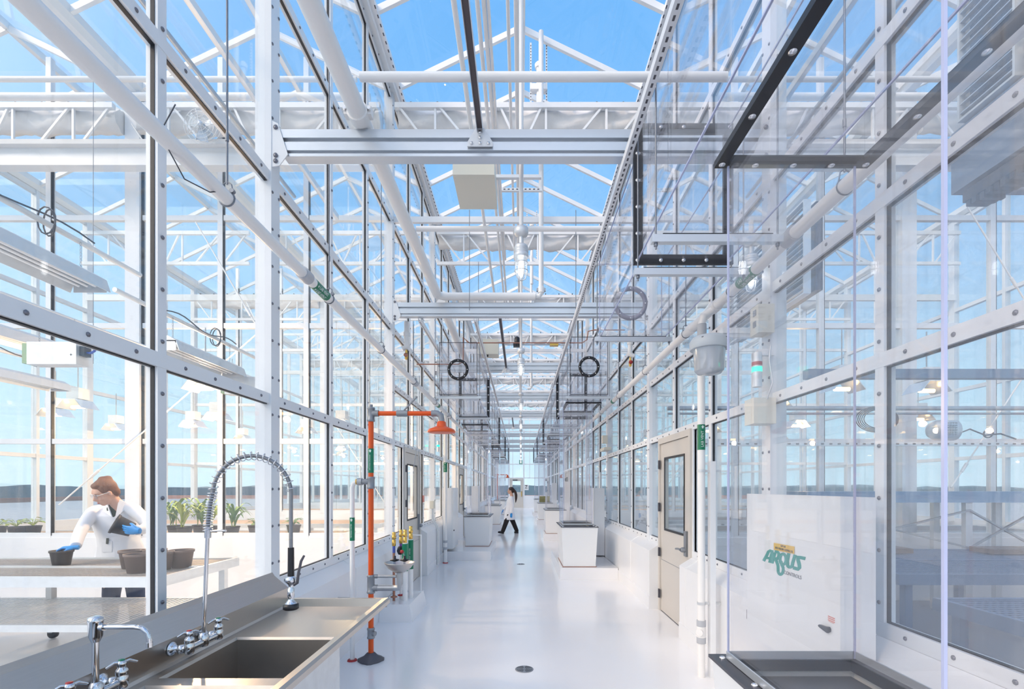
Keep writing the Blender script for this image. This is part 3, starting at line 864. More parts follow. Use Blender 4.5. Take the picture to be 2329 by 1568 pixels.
# small copper line crossing with drops
cl = MB(); y = 7.9
cl.tube([(-1.70, y, 3.58), (-1.02, y, 3.58), (-0.94, y, 3.62), (-0.94, y, 4.02), (-0.88, y, 3.96), (-0.84, y, 3.93), (1.00, y, 3.93), (1.08, y, 3.98), (1.10, y, 4.12), (1.2, y, 4.14), (1.7, y, 4.14)], 0.010, 8)
tag(cl.build('condensate_line', COPPER), 'thin bent copper line crossing the corridor beyond the second beam', 'pipe')
# hanging rods from the tie
for i, (x, y0) in enumerate([(-0.69, 6.5), (0.74, 6.5), (-1.4, 7.95), (-0.70, 8.0)]):
    tag(MB().tube([(x, y0, 3.95), (x, y0, 5.30)], 0.005, 6).build('hanger_rod', ROPE), ['thin steel rod hanging left of the ridge in front of the second beam', 'thin steel rod hanging right of the ridge in front of the second beam', 'thin steel rod above the left edge of the round-port duct', 'thin steel rod above the right edge of the round-port duct'][i], 'rod', 'thin hanger rods')
# exit sign and letter sheet at the far end
tag(MB().box(-0.12, 0.12, 33.9, 33.91, 3.15, 3.45).build('hanging_sign', mat('pale_green_acrylic', (0.25, 0.50, 0.42), 0.4)), 'small pale green sign hanging before the far end wall', 'sign')
t = thing('letter_sheet', 'white sheet with a black letter Z on the far window panel', 'sign', (0.42, 35.9, 1.35))
MB().box(0.28, 0.58, 35.88, 35.89, 1.32, 1.72).build('paper', PAPER, t)
text('Z', 0.30, (0.40, 35.875, 1.54), (1, 0, 0), (0, 0, 1), INK, t)
tag(MB().box(0.34, 0.50, 35.87, 35.878, 1.655, 1.68).build('mark_bar', INK, t), 'black', 'x') if False else MB().box(0.30, 0.50, 35.87, 35.878, 1.655, 1.68).build('mark_bar', INK, t)

# ================================================================ vent pipes at the walls
def hanger(x, y, z, top, parent):
    m = MB(); m.tube([(x, y, z + 0.075), (x, y, top)], 0.0055, 6)
    m.tube([(x, y, z + 0.30), (x, y, z + 0.34)], 0.009, 6)
    R = 0.040
    m.tube([(x + R * math.cos(a), y, z + R * math.sin(a) * 1.0) for a in [2 * PI * q / 18 for q in range(19)]], 0.004, 5, caps=False)
    m.tube([(x - 0.03, y, z + 0.03), (x - 0.022, y, z + 0.075), (x, y, z + 0.09), (x + 0.022, y, z + 0.075), (x + 0.03, y, z + 0.03)], 0.004, 5)
    m.lathe([(0.012, 0), (0.012, 0.02)], (x + 0.028, y - 0.01, z + 0.04), 8, 'y')
    m.build('pipe_hanger', ROPE, parent)
def pipe_label(parent, c, axis_len, r, txt, vertical, face='-y', size=0.03):
    m = MB()
    if vertical: m.tube([(c[0], c[1], c[2] - axis_len / 2), (c[0], c[1], c[2] + axis_len / 2)], r + 0.0015, 18)
    else: m.tube([(c[0], c[1] - axis_len / 2, c[2]), (c[0], c[1] + axis_len / 2, c[2])], r + 0.0015, 18)
    o = m.build('pipe_label', GREEN, parent)
    if vertical:
        text(txt, size, (c[0] - 0.002, c[1] - r - 0.0025, c[2] - 0.016), (0, 0, 1), (-1, 0, 0), TEXTW, o)
        a = MB(); z = c[2] + axis_len / 2 - 0.022; y = c[1] - r - 0.003
        a.prism([(c[0] - 0.006, z - 0.012), (c[0] + 0.006, z - 0.012), (c[0] + 0.006, z), (c[0] + 0.013, z), (c[0], z + 0.014), (c[0] - 0.013, z), (c[0] - 0.006, z)], 'y', y, y + 0.001)
        a.build('arrow', TEXTW, o)
    else:
        s = 1 if c[0] < 0 else -1
        n = Vector((s * 0.6, 0, -0.8)) if False else Vector((s * 0.75, 0, -0.35)).normalized()
        up = Vector((0, 0, 1)); 
        xa = Vector((0, 1 * s, 0)); ya = n.cross(xa)
        text(txt, size, Vector(c) + n * (r + 0.0025), xa, ya, TEXTW, o)
        n2 = Vector((s * 0.25, 0, -0.95)).normalized(); 
        text(txt, size, Vector(c) + n2 * (r + 0.0025), xa, n2.cross(xa), TEXTW, o)
        a = MB(); 
        for nn_ in (n, n2):
            p = Vector(c) + nn_ * (r + 0.002) - Vector((0, axis_len / 2 - 0.025, 0)); q = nn_.cross(Vector((0, 1, 0)))
            a._add([p - Vector((0, 0.012, 0)), p + q * 0.011 + Vector((0, 0.006, 0)), p - q * 0.011 + Vector((0, 0.006, 0))], [(0, 1, 2)])
        a.build('arrow', TEXTW, o)
    return o
# left vent pipe
lx, lz, lr = -1.53, 3.08, 0.036
t = thing('vent_pipe', 'white vent pipe with green LAB VENT label hung along the left glass wall', 'pipe', (lx, 5, lz))
MB().tube([(lx, 0.3, lz), (lx, 26, lz)], lr, 18).build('pipe', PVC, t)
for y in (3.43, 7.0, 10.1): MB().tube([(lx, y - 0.05, lz), (lx, y + 0.05, lz)], lr + 0.010, 18).build('coupling', PVCGREY, t)
for y in (2.52, 3.86, 5.3, 6.9, 8.6, 10.4): hanger(lx, y, lz, 7.0 if y < 3 else 5.26 if y < 6 else 3.9, t)
pipe_label(t, (lx, 3.68, lz), 0.24, lr, 'LAB VENT', False, size=0.034)
for y in (8.9,): MB().tube([(lx, y - .08, lz), (lx, y + .08, lz)], lr + .002, 14).build('pipe_label', GREEN, t)
w = MB(); w.tube([(lx + 0.03, 2.1, lz + 0.16), (lx, 2.05, lz - 0.0), (lx, 2.2, lz - 0.10), (lx, 2.38, lz - 0.05), (lx + 0.03, 2.45, lz)], 0.003, 5); w.build('loose_wire', CABLE, t)
# its drop beside the left door
t = thing('vent_drop_pipe', 'white vertical drain pipe with green label at the left wall beyond the door', 'pipe', (-1.56, 10.0, 0))
MB().tube([(-1.56, 10.0, 0.0), (-1.56, 10.0, 3.05)], 0.038, 14).build('pipe', PVC, t)
for z in (0.28, 0.42): MB().tube([(-1.56, 10, z), (-1.56, 10, z + 0.05)], 0.046, 14).build('coupling', PVCGREY, t)
pipe_label(t, (-1.56, 10.0, 1.98), 0.2, 0.038, 'LAB VENT', True, size=0.028)
MB().lathe([(0.06, 0), (0.055, 0.012), (0.04, 0.014)], (-1.56, 10.0, 0.0), 14).build('floor_flange', REDP, t)

# right vent pipe
rx, rz, rr_ = 1.62, 3.08, 0.038
t = thing('vent_pipe', 'white vent pipe with green label hung along the right glass wall', 'pipe', (rx, 5, rz))
MB().tube([(rx, 0.3, rz), (rx, 26, rz)], rr_, 18).build('pipe', PVC, t)
for y in (2.9, 4.02, 4.6, 7.8, 10.2): MB().tube([(rx, y - 0.05, rz), (rx, y + 0.05, rz)], rr_ + 0.010, 18).build('coupling', PVCGREY if y < 4 else PVC, t)
for y in (2.42, 3.72, 4.75, 6.3, 8.0, 9.7): hanger(rx, y, rz, 7.0 if y < 3 else 3.95, t)
pipe_label(t, (rx, 3.45, rz), 0.24, rr_, 'LAB VENT', False, size=0.034)
MB().tube([(rx, 8.4, rz), (rx, 8.52, rz)], rr_ + .002, 14).build('pipe_label', GREEN, t)
# its drop by the right door
t = thing('vent_drop_pipe', 'white vertical vent pipe with green LAB VENT label beside the right door', 'pipe', (1.50, 4.02, 0))
MB().tube([(1.60, 4.02, rz - 0.03), (1.52, 4.02, rz - 0.08), (1.50, 4.02, rz - 0.16), (1.50, 4.02, 0.0)], 0.0305, 18).build('pipe', PVC, t)
MB().tube([(1.505, 4.02, 2.80), (1.505, 4.02, 2.93)], 0.037, 16).build('clear_joint', PVCGREY, t)
for z in (0.28, 0.42): MB().tube([(1.50, 4.02, z), (1.50, 4.02, z + 0.05)], 0.037, 16).build('coupling', PVCGREY, t)
m = MB(); m.tube([(1.50, 4.02, 0.33), (1.50, 4.02, 0.42)], 0.036, 16); m.tube([(1.50, 4.02, 0.375), (1.47, 3.985, 0.375)], 0.03, 12); m.build('cleanout', PVC, t)
pipe_label(t, (1.50, 4.02, 1.99), 0.21, 0.0305, 'LAB VENT', True, size=0.030)
for z in (0.60, 1.70): m = MB(); m.tube([(1.50, 4.02, z), (1.50, 4.02, z + 0.022)], 0.034, 16); m.box(1.53, 1.66, 4.01, 4.03, z, z + 0.02); m.build('pipe_strap', GALVL, t)
tag(MB().box(1.565, 1.61, 3.99, 4.05, 0.0, 1.79).build('strut_post', ALU), 'square white strut standing right behind the LAB VENT drop pipe', 'post')

# grey canister sensor housing
t = thing('canister_housing', 'glossy grey canister with flanged lid on a bracket beside the right vent pipe', 'canister', (1.44, 3.62, 2.42))
c = (1.41, 3.62, 2.42)
MB().lathe([(0.0001, 0.0), (0.02, -0.006), (0.085, 0.006), (0.105, 0.03), (0.115, 0.19), (0.118, 0.20)], c, 28).build('bowl', mat('grey_gloss', (0.55, 0.58, 0.62), 0.18, 0.3), t)
MB().lathe([(0.136, 0.185), (0.14, 0.19), (0.142, 0.24), (0.12, 0.275), (0.08, 0.285), (0.0001, 0.285)], c, 28).build('lid', mat('grey_cast_paint', (0.60, 0.64, 0.68), 0.35), t)
m = MB(); m.box(1.45, 1.75, 3.60, 3.645, 2.695, 2.72); m.box(1.5, 1.75, 3.585, 3.66, 2.72, 2.76)
m.build('bracket', ALU, t)
m = MB()
for a in (0.6, 2.2, 4.0, 5.4): m.lathe([(0.009, 0), (0.009, 0.02)], (c[0] + 0.13 * math.cos(a), c[1] + 0.13 * math.sin(a), 2.655), 8)
m.build('clamp_bolts', BOLT, t)

# ================================================================ clear acrylic ducts over the work stations
def sheet(mb, x0, x1, y0, y1, z0, z1): mb.box(x0, x1, y0, y1, z0, z1)
def duct(x0, x1, ya, yb, label, front=True, ring_y=(), flange_y=(), hole=None, bars=(), z0=3.08, z1=4.02, ring=1, neck=None, barz=None):
    t = thing('clear_duct', label, 'duct', ((x0 + x1) / 2, (ya + yb) / 2, z0), 'clear acrylic ducts over the stations')
    p = 0.008
    b = MB()
    b.box(x0, x0 + p, ya, yb, z0, z1); b.box(x1 - p, x1, ya, yb, z0, z1); b.box(x0 + p, x1 - p, ya, yb, z1 - p, z1)
    if hole:
        h0, h1 = hole
        if h0 > ya: b.box(x0 + p, x1 - p, ya, h0, z0, z0 + p)
        b.box(x0 + p, x1 - p, h1, yb, z0, z0 + p)
    else: b.box(x0 + p, x1 - p, ya, yb, z0, z0 + p)
    if front: b.box(x0 + p, x1 - p, ya, ya + p, z0 + p, z1 - p)
    b.box(x0 + p, x1 - p, yb - p, yb, z0 + p, z1 - p)
    b.build('acrylic_box', ACRYL, t)
    e = MB(); q = 0.004
    for x in (x0, x1):
        for z in (z0, z1): e.box(x - q, x + q, ya, yb, z - q, z + q)
    e.build('glued_edge', ACRED, t)
    for y in ((ya,) if front else ()) + (yb,):
        e = MB().frame('y', y - 0.003, y + 0.003, x0, x1, z0, z1, 0.008); e.build('end_edge', MATS['dark_gasket'] if y == ya else ACRED, t)
    for y in ring_y:
        cx, cz, R = (x0 + x1) / 2 - 0.0, (z0 + z1) / 2 - 0.02, 0.172
        for sgn, nm in ((-1, 'port_ring'),):
            m = MB(); m.lathe([(R - 0.045, 0), (R - 0.045, -0.012), (R, -0.012), (R, 0.0)], (cx, y + sgn * 0.002, cz), 36, 'y')
            m.f[-1:] = []; m.m.pop(); m.s.pop(); m.f[-1:] = []; m.m.pop(); m.s.pop()
            for k in range(8):
                a = 2 * PI * k / 8
                m.lathe([(0.008, 0), (0.008, -0.004), (0.0001, -0.005)], (cx + (R - 0.0225) * math.cos(a), y - 0.014, cz + (R - 0.0225) * math.sin(a)), 8, 'y', 1)
            m.build(nm, [BLACK if ring else mat('grey_ring', (0.30, 0.30, 0.38), 0.4) if 'grey_ring' not in MATS else MATS['grey_ring'], BOLTB], t)
    for y in flange_y:
        m = MB(); m.frame('y', y - 0.012, y + 0.012, x0 - 0.03, x1 + 0.03, z0 - 0.03, z1 + 0.03, 0.065)
        nb = m
        def add(xx, zz): nb.lathe([(0.013, 0), (0.013, -0.003), (0.006, -0.003), (0.006, -0.006), (0.0001, -0.007)], (xx, y - 0.012, zz), 10, 'y', 1)
        for k in range(6):
            zz = z0 - 0.005 + (z1 - z0 + 0.01) * k / 5
            add(x0 - 0.005, zz); add(x1 + 0.005, zz)
        for k in range(1, 4):
            xx = x0 + (x1 - x0) * k / 4
            add(xx, z0 - 0.005); add(xx, z1 + 0.005)
        nb.build('flange_gasket', [BLACK, BOLTB], t)
    if hole:
        h0, h1 = hole
        m = MB(); zt = neck or z0
        m.frame('z', zt - 0.025, zt, x0 - 0.005, x1 + 0.005, h0, h1, 0.045)
        nb = m
        for k in range(5):
            yy = h0 + 0.025 + (h1 - h0 - 0.05) * k / 4
            for xx in (x0 + 0.018, x1 - 0.018): nb.lathe([(0.013, 0), (0.013, -0.003), (0.0001, -0.006)], (xx, yy, zt - 0.025), 10, 'z', 1)
        for k in range(1, 4):
            for yy in (h0 + 0.02, h1 - 0.02): nb.lathe([(0.013, 0), (0.013, -0.003), (0.0001, -0.006)], (x0 + (x1 - x0) * k / 4, yy, zt - 0.025), 10, 'z', 1)
        nb.build('outlet_gasket', [BLACK, BOLTB], t)
        if neck:
            k_ = MB(); k_.box(x0, x0 + p, h0, h1, neck, z0); k_.box(x1 - p, x1, h0, h1, neck, z0); k_.box(x0 + p, x1 - p, h1 - p, h1, neck, z0); k_.build('outlet_neck', ACRYL, t)
    for y in bars:
        m = MB(); zb = barz or z0 - 0.055
        m.box(x0 - 0.06, x1 + 0.06, y - 0.02, y + 0.02, zb, zb + 0.042)
        m.box(x0, x1, y - 0.02, y + 0.02, zb + 0.042, zb + 0.048, 1)
        o = m.build('trapeze_bar', [SILVER, BLACK], t)
        r = MB()
        for x in (x0 - 0.035, x1 + 0.035):
            r.tube([(x, y, zb - 0.035), (x, y, z1 + 0.0 if x > 0 else z1)], 0.005, 6); r.tube([(x, y, zb - 0.018), (x, y, zb)], 0.011, 6)
        r.build('threaded_rod', ROPE, o)
    return t
duct(0.80, 1.42, 0.35, 3.31, 'large clear duct nearest the camera on the right, ending in a bolted black flange', False, flange_y=(3.31,), hole=(0.92, 1.99), bars=(2.74, 3.16), z0=3.13, z1=4.03, neck=2.915, barz=2.96)
duct(0.79, 1.43, 3.33, 4.90, 'clear duct on the right behind the near black flange, with a grey end ring', False, ring_y=(4.90,), bars=(4.78,), z0=3.07, z1=3.84, ring=0)
duct(0.80, 1.42, 7.87, 10.55, 'clear duct on the right with round black port facing the camera', ring_y=(7.87,), flange_y=(10.55,), hole=(8.56, 9.62), bars=(7.95, 9.75))
duct(-1.33, -0.71, 7.87, 10.6, 'clear duct on the left with round black port facing the camera', ring_y=(7.87,), flange_y=(10.6,), bars=(7.95, 10.4), z1=3.93)
d1 = duct(0.80, 1.42, 10.6, 17.05, 'clear duct on the right ending at the second black flange', False, flange_y=(17.1,), hole=(14.0, 15.2), bars=(12.0, 13.6, 16.2))
d2 = duct(-1.38, -0.76, 10.66, 17.1, 'clear duct on the left ending at the second black flange', False, flange_y=(17.1,), hole=(11.3, 12.6), bars=(13.4, 14.8, 16.4), z0=3.04)
for k, w_ in ((1, 'third'), (2, 'fourth')):
    copy_tree(d1, dy=6.5 * k, label='clear duct far down the right side, ending at the %s black flange' % w_)
    copy_tree(d2, dy=6.5 * k, label='clear duct far down the left side, ending at the %s black flange' % w_)

# small brass valves under white traps high on both walls
for s_, x, y, lb in ((-1, -1.64, 6.95, 'white trap pipe with brass valve high on the left wall by the second beam'), (1, 1.66, 7.35, 'white trap pipe with red-handled brass valve high on the right wall')):
    t = thing('trap_valve', lb, 'valve', (x, y, 3.38))
    m = MB(); m.tube([(x, y, 3.95), (x, y, 3.66), (x - s_ * 0.01, y, 3.60), (x + s_ * 0.06, y, 3.56)], 0.036, 12); m.tube([(x, y, 3.74), (x, y, 3.80)], 0.044, 12); m.build('trap_pipe', PVC, t)
    m = MB(); m.lathe([(0.014, 0.0), (0.022, 0.02), (0.026, 0.06), (0.018, 0.10), (0.014, 0.14)], (x, y - 0.02, 3.40), 12); m.build('valve_body', BRASS, t)
    m = MB(); m.lathe([(0.0001, -0.01), (0.03, -0.008), (0.03, 0.0), (0.0001, 0.0)], (x, y - 0.05, 3.46), 12, 'y'); m.build('valve_handle', REDP if s_ > 0 else COPPER, t)
# ================================================================ CORRIDOR: work stations, floor drains
def station(x0, x1, ya, yb, label, clabel, base=0.2, top=0.88, curb=None, col=None, tray=None, colx=None, coltop=3.0):
    t = thing('plant_station', label, 'pedestal', ((x0 + x1) / 2, (ya + yb) / 2, base if curb else 0), 'white pedestal stations')
    b = MB(); i = 0.03; zb = base if curb else 0.0
    vs0 = [(x0 + i, ya + i), (x1 - i, ya + i), (x1 - i, yb - i), (x0 + i, yb - i)]
    b.box(x0 + 0.03, x1 - 0.03, ya + 0.03, yb - 0.03, zb, zb + 0.03)
    # flared shell with an open top
    o_ = [(x0 + 0.035, ya + 0.035), (x1 - 0.035, ya + 0.035), (x1 - 0.035, yb - 0.035), (x0 + 0.035, yb - 0.035)]
    u_ = [(x0, ya), (x1, ya), (x1, yb), (x0, yb)]
    n_ = [(x0 + 0.03, ya + 0.03), (x1 - 0.03, ya + 0.03), (x1 - 0.03, yb - 0.03), (x0 + 0.03, yb - 0.03)]
    b.loft([[(x, y, zb + 0.0) for x, y in o_], [(x, y, top) for x, y in u_], [(x, y, top) for x, y in n_], [(x, y, top - 0.22) for x, y in n_]], caps=False)
    b.s = [False] * len(b.s)
    sh = b.build('shell', WHITE, t)
    MB().box(x0 + 0.03, x1 - 0.03, ya + 0.03, yb - 0.03, top - 0.25, top - 0.22).build('basin_floor', GALV, t)
    r = MB(); r.frame('z', top, top + 0.012, x0 - 0.012, x1 + 0.012, ya - 0.012, yb + 0.012, 0.075); 
    r.frame('z', top - 0.03, top + 0.014, x0 + 0.062, x1 - 0.062, ya + 0.062, yb - 0.062, 0.006, 1)
    for k in range(5):
        for xx in (x0 + 0.025, x1 - 0.025): r.lathe([(0.012, 0), (0.012, 0.005), (0.006, 0.009), (0.0001, 0.01)], (xx, ya + 0.04 + (yb - ya - 0.08) * k / 4, top + 0.012), 8, 'z', 2)
    r.build('rim', [mat('rim_steel', (0.13, 0.13, 0.15), 0.35, 0.8) if 'rim_steel' not in MATS else MATS['rim_steel'], GASKET, BOLTB], t)
    g = MB(); g.box(x0 + 0.07, x1 - 0.07, ya + 0.07, yb - 0.07, top - 0.06, top - 0.05); g.build('basin_grate', MATS.get('basin_dark') or mat('basin_dark', (0.16, 0.155, 0.165), 0.45, 0.6, 0.1, 30, 0.2, 9), t)
    s_ = MB(); s_.frame('z', zb, zb + 0.008, x0 + 0.02, x1 - 0.02, ya + 0.02, yb - 0.02, 0.02); s_.build('base_seal', COPPER, t)
    if curb:
        cx0, cx1, cy0, cy1 = curb
        m = MB(); m.prism([(cx0, 0), (cx1, 0), (cx1, base - 0.002), (cx0 + (0.012 if cx0 > 0 else 0), base - 0.002)], 'y', cy0, cy1)
        struct(m.build(ntrim(), FLOORM))
    if col:
        c0, c1 = col; p = 0.008; cxa, cxb = colx or (x0 + 0.05, x1 - 0.05)
        c = thing('acrylic_enclosure', clabel, 'enclosure', ((cxa + cxb) / 2, (c0 + c1) / 2, top + 0.014), 'clear enclosures on the stations')
        m = MB(); z0, z1 = top + 0.014, coltop
        m.box(cxa, cxa + p, c0, c1, z0, z1); m.box(cxb - p, cxb, c0, c1, z0, z1); m.box(cxa + p, cxb - p, c0, c0 + p, z0, z1); m.box(cxa + p, cxb - p, c1 - p, c1, z0, z1)
        m.build('acrylic_panel', ACRYL, c)
        e = MB()
        for x in (cxa, cxb):
            for y in (c0, c1): e.box(x - 0.0035, x + 0.0035, y - 0.0035, y + 0.0035, z0, z1)
        e.build('corner_edge', ACRED, c)
        e = MB(); e.frame('z', z0, z0 + 0.03, cxa - 0.006, cxb + 0.006, c0 - 0.006, c1 + 0.006, 0.006); e.build('base_angle', SILVER, c)
    return t
R = 1
station(0.80, 1.40, 0.85, 2.02, 'white pedestal station with dark rim in the right foreground', 'tall clear enclosure rising from the right foreground pedestal to the duct', base=0.2, top=0.865, curb=(0.72, 1.65, 0.5, 2.1), col=(0.965, 1.97), colx=(0.845, 1.36), coltop=2.885)
station(0.70, 1.32, 8.28, 9.4, 'white pedestal station in mid corridor on the right, in front of a wall cabinet', 'clear enclosure on the mid-corridor pedestal on the right', curb=(0.66, 1.65, 8.2, 10.6), col=(8.6, 9.35), coltop=3.05)
station(-1.31, -0.71, 11.16, 12.4, 'white pedestal station on the left beyond the pale wall cabinet', 'clear enclosure on the first pedestal on the left', curb=(-1.65, -0.64, 10.3, 12.5), col=(11.3, 12.3), coltop=3.01)
for n_, y in enumerate((14.2, 20.2, 26.3)):
    station(0.72, 1.34, y, y + 1.1, ['white pedestal station on the right just beyond the walking person', 'white pedestal station on the right carrying the olive mat', 'smallest white pedestal station far down the right side'][n_], 'clear enclosure on the %s pedestal on the right' % ORD[n_ + 2], curb=(0.66, 1.65, y - 0.05, y + 2.0), col=(y + 0.1, y + 1.0), coltop=3.04)
for n_, y in enumerate((17.65, 23.8, 30.2)):
    station(-1.31, -0.74, y, y + 1.1, ['white pedestal station on the left behind the walking person', 'white pedestal station far down the left side', 'smallest white pedestal station at the end of the left side'][n_], 'clear enclosure on the %s pedestal on the left' % ORD[n_ + 1], curb=(-1.65, -0.66, y - 0.05, y + 1.6), col=(y + 0.1, y + 1.0), coltop=3.01)
tag(MB().box(0.80, 1.22, 20.35, 20.9, 0.893, 1.17).build('seedling_block', OLIVE), 'olive green seedling block on a far pedestal on the right', 'plants')

# wall cabinets
def cabinet(s, ya, yb, z0, z1, label, argus=False, d=0.22):
    x1 = 1.655 if not argus else 1.652; x0 = x1 - d + (0.0 if not argus else 0.05)
    if argus: x0 = 1.484
    t = thing('control_cabinet', label, 'cabinet', (s * (x0 + x1) / 2, (ya + yb) / 2, z0))
    MB().box(s * (x0 + 0.022), s * x1, ya, yb, z0, z1).build('cabinet_body', WALLP, t)
    d_ = MB().box(s * x0, s * (x0 + 0.020), ya - 0.004, yb + 0.004, z0 + 0.004, z1 + 0.004).build('cabinet_door', WHITE, t)
    for z in (z0 + 0.12, z1 - 0.12): MB().tube([(s * (x0 + 0.01), yb + 0.012, z - 0.03), (s * (x0 + 0.01), yb + 0.012, z + 0.03)], 0.009, 8).build('hinge', DARKCAST, d_)
    hx = s * (x0 - 0.012); yk = ya + 0.075; zk = z0 + (z1 - z0) * 0.30
    k = MB(); k.lathe([(0.014, 0), (0.014, -0.012 * 1)], (s * x0, yk, zk), 12, 'x') if s > 0 else k.lathe([(0.014, 0), (0.014, 0.012)], (s * x0, yk, zk), 12, 'x')
    k.prism([(yk - 0.012, zk - 0.014), (yk - 0.012, zk + 0.014), (yk + 0.05, zk + 0.010), (yk + 0.06, zk + 0.002), (yk + 0.05, zk - 0.004)], 'x', hx - 0.008, hx + 0.004)
    k.build('latch_handle', BLACK, d_)
    return t, d_, x0
t, dr, X0 = cabinet(1, 2.25, 3.17, 0.62, 1.53, 'white control cabinet with teal ARGUS logo behind the near clear enclosure', True)
# logo strokes traced onto the cabinet door plane
def lp(cx, cy):
    px = 1700 + cx / 10.4545; py = 1210 + cy / 10.4545
    Y = X0 * FPX / (px - VPX); return (Y, CAM_H - (py - VPY) * Y / FPX)
KR = [0]
def ribbon(mb, pts, w, cx=None):
    """flat stroke of even width in the picture of the logo, cut from thin film on the door"""
    P = [Vector(p) for p in pts]; L = []; Rr = []; w *= 1.16; KR[0] += 1
    for i, p in enumerate(P):
        a = P[max(i - 1, 0)]; b = P[min(i + 1, len(P) - 1)]; d = (b - a).normalized(); n = Vector((-d.y, d.x))
        L.append(p + n * w / 2); Rr.append(p - n * w / 2)
    for i in range(len(P) - 1):
        q = [lp(*L[i]), lp(*L[i + 1]), lp(*Rr[i + 1]), lp(*Rr[i])]
        xa = X0 - 0.0008 - 0.00025 * KR[0]; vs = [(xa, a, b) for a, b in q] + [(X0, a, b) for a, b in q]
        mb._add(vs, [(0, 1, 2, 3), (7, 6, 5, 4), (0, 4, 5, 1), (1, 5, 6, 2), (2, 6, 7, 3), (3, 7, 4, 0)])
def arc(cx, cy, rx, ry, a0, a1, n=16): return [(cx + rx * math.cos(math.radians(a0 + (a1 - a0) * i / n)), cy + ry * math.sin(math.radians(a0 + (a1 - a0) * i / n))) for i in range(n + 1)]
lg = MB()
ribbon(lg, [(385, 698), (470, 545), (500, 480), (540, 452), (590, 462), (575, 540), (530, 740)], 62)
ribbon(lg, [(460, 620), (560, 640)], 50)
ribbon(lg, [(585, 752), (660, 500)], 62)
ribbon(lg, [(650, 472), (720, 482), (748, 520), (745, 590), (710, 640), (650, 645)], 58)
ribbon(lg, [(675, 650), (705, 730), (730, 800), (735, 880)] + arc(792, 900, 62, 118, 160, -60, 18) + [(815, 760), (800, 700)], 56)
ribbon(lg, arc(850, 655, 72, 125, -270, 95, 30), 56)
ribbon(lg, [(990, 515), (955, 700), (960, 790)] + arc(1015, 780, 58, 62, 170, 20, 10) + [(1085, 730), (1140, 550)], 62)
ribbon(lg, [(1380, 640), (1260, 612), (1205, 600), (1205, 660), (1240, 790), (1245, 860), (1215, 893), (1095, 858)], 66)
lg.build('logo', TEAL, dr)
st = MB()
q = [lp(640, 262), lp(1130, 355), lp(1125, 530), lp(638, 430)]
st._add([(X0 - 0.0038, a, b) for a, b in q] + [(X0 - 0.003, a, b) for a, b in q], [(0, 1, 2, 3), (7, 6, 5, 4), (0, 4, 5, 1), (1, 5, 6, 2), (2, 6, 7, 3), (3, 7, 4, 0)])
so = st.build('sticker', YELLOW, dr)
a_, b_ = lp(870, 350); text('GH #1', 0.0165, (X0 - 0.0045, a_, b_), (0, -1, 0), (0, 0, 1), INK, so, sx=1.2)
a_, b_ = lp(880, 430); text('FED FROM GDPA2-25', 0.0175, (X0 - 0.0045, a_, b_), (0, -1, 0), (0, 0, 1), INK, so, sx=1.1)
a_, b_ = lp(1075, 1030); text('CONTROLS', 0.029, (X0 - 0.0015, a_, b_), (0, -1, 0), (0, 0, 1), GREYINK, dr, sx=1.12)
a_, b_ = lp(1860, 2205); pk = MB()
for i_ in range(3): pk.box(X0 - 0.0015, X0, 2.285, 2.335, 0.935 + i_ * 0.009, 0.940 + i_ * 0.009)
pk.box(X0 - 0.0015, X0, 2.29, 2.33, 0.93, 0.932); pk.build('warning_mark', PINKINK, dr)
cabinet(1, 9.55, 10.45, 0.22, 1.55, 'tall white cabinet against the right wall behind the mid-corridor pedestal')
cabinet(-1, 10.25, 11.05, 0.26, 1.55, 'tall white cabinet on legs against the left wall before the first left pedestal')
cabinet(-1, 16.2, 17.0, 0.4, 1.6, 'small white cabinet on the left wall behind the walking person')
cabinet(1, 16.3, 17.1, 0.4, 1.75, 'white cabinet on the right wall in the far half of the corridor')
cabinet(1, 22.3, 23.1, 0.4, 1.75, 'farthest white cabinet on the right wall')
# electrical boxes on the right post at y 3.5
def wallbox(s, y, z, w, h, d, label, m=CREAM, name='junction_box'):
    x = s * 1.774
    return tag(MB().box(x - s * d, x, y - w / 2, y + w / 2, z - h / 2, z + h / 2).build(name, m), label, 'electrical box')
t = thing('outlet_box', 'cream outlet box with two sockets on the right wall post', 'electrical box', (1.70, 3.42, 2.68))
MB().box(1.66, 1.774, 3.38, 3.50, 2.66, 2.86).build('box_body', CREAM, t)
m = MB(); 
for z in (2.71, 2.79): m.box(1.655, 1.66, 3.41, 3.45, z, z + 0.04)
m.build('socket', CAST, t)
t = thing('signal_light', 'small stack light with green and red bands on the right wall post', 'signal light', (1.66, 3.40, 2.28))
MB().tube([(1.66, 3.40, 2.28), (1.66, 3.40, 2.52)], 0.033, 14).build('clear_tube', GALVL, t)
MB().tube([(1.66, 3.40, 2.385), (1.66, 3.40, 2.42)], 0.0345, 14).build('green_band', GLED, t)
MB().tube([(1.66, 3.40, 2.43), (1.66, 3.40, 2.455)], 0.0345, 14).build('red_band', REDP, t)
MB().box(1.66, 1.774, 3.38, 3.42, 2.50, 2.54).build('bracket', ALU, t)
tag(MB().box(1.62, 1.774, 3.36, 3.50, 2.02, 2.20).build('control_box', CREAM), 'cream control box below the stack light on the right wall post', 'electrical box')
m = MB(); m.tube([(1.72, 3.33, 2.55), (1.70, 3.31, 2.45), (1.73, 3.32, 2.3), (1.71, 3.36, 2.19)], 0.006, 6)
tag(m.build('cable_loop', GALVL), 'thin grey cable looping beside the stack light', 'cable')
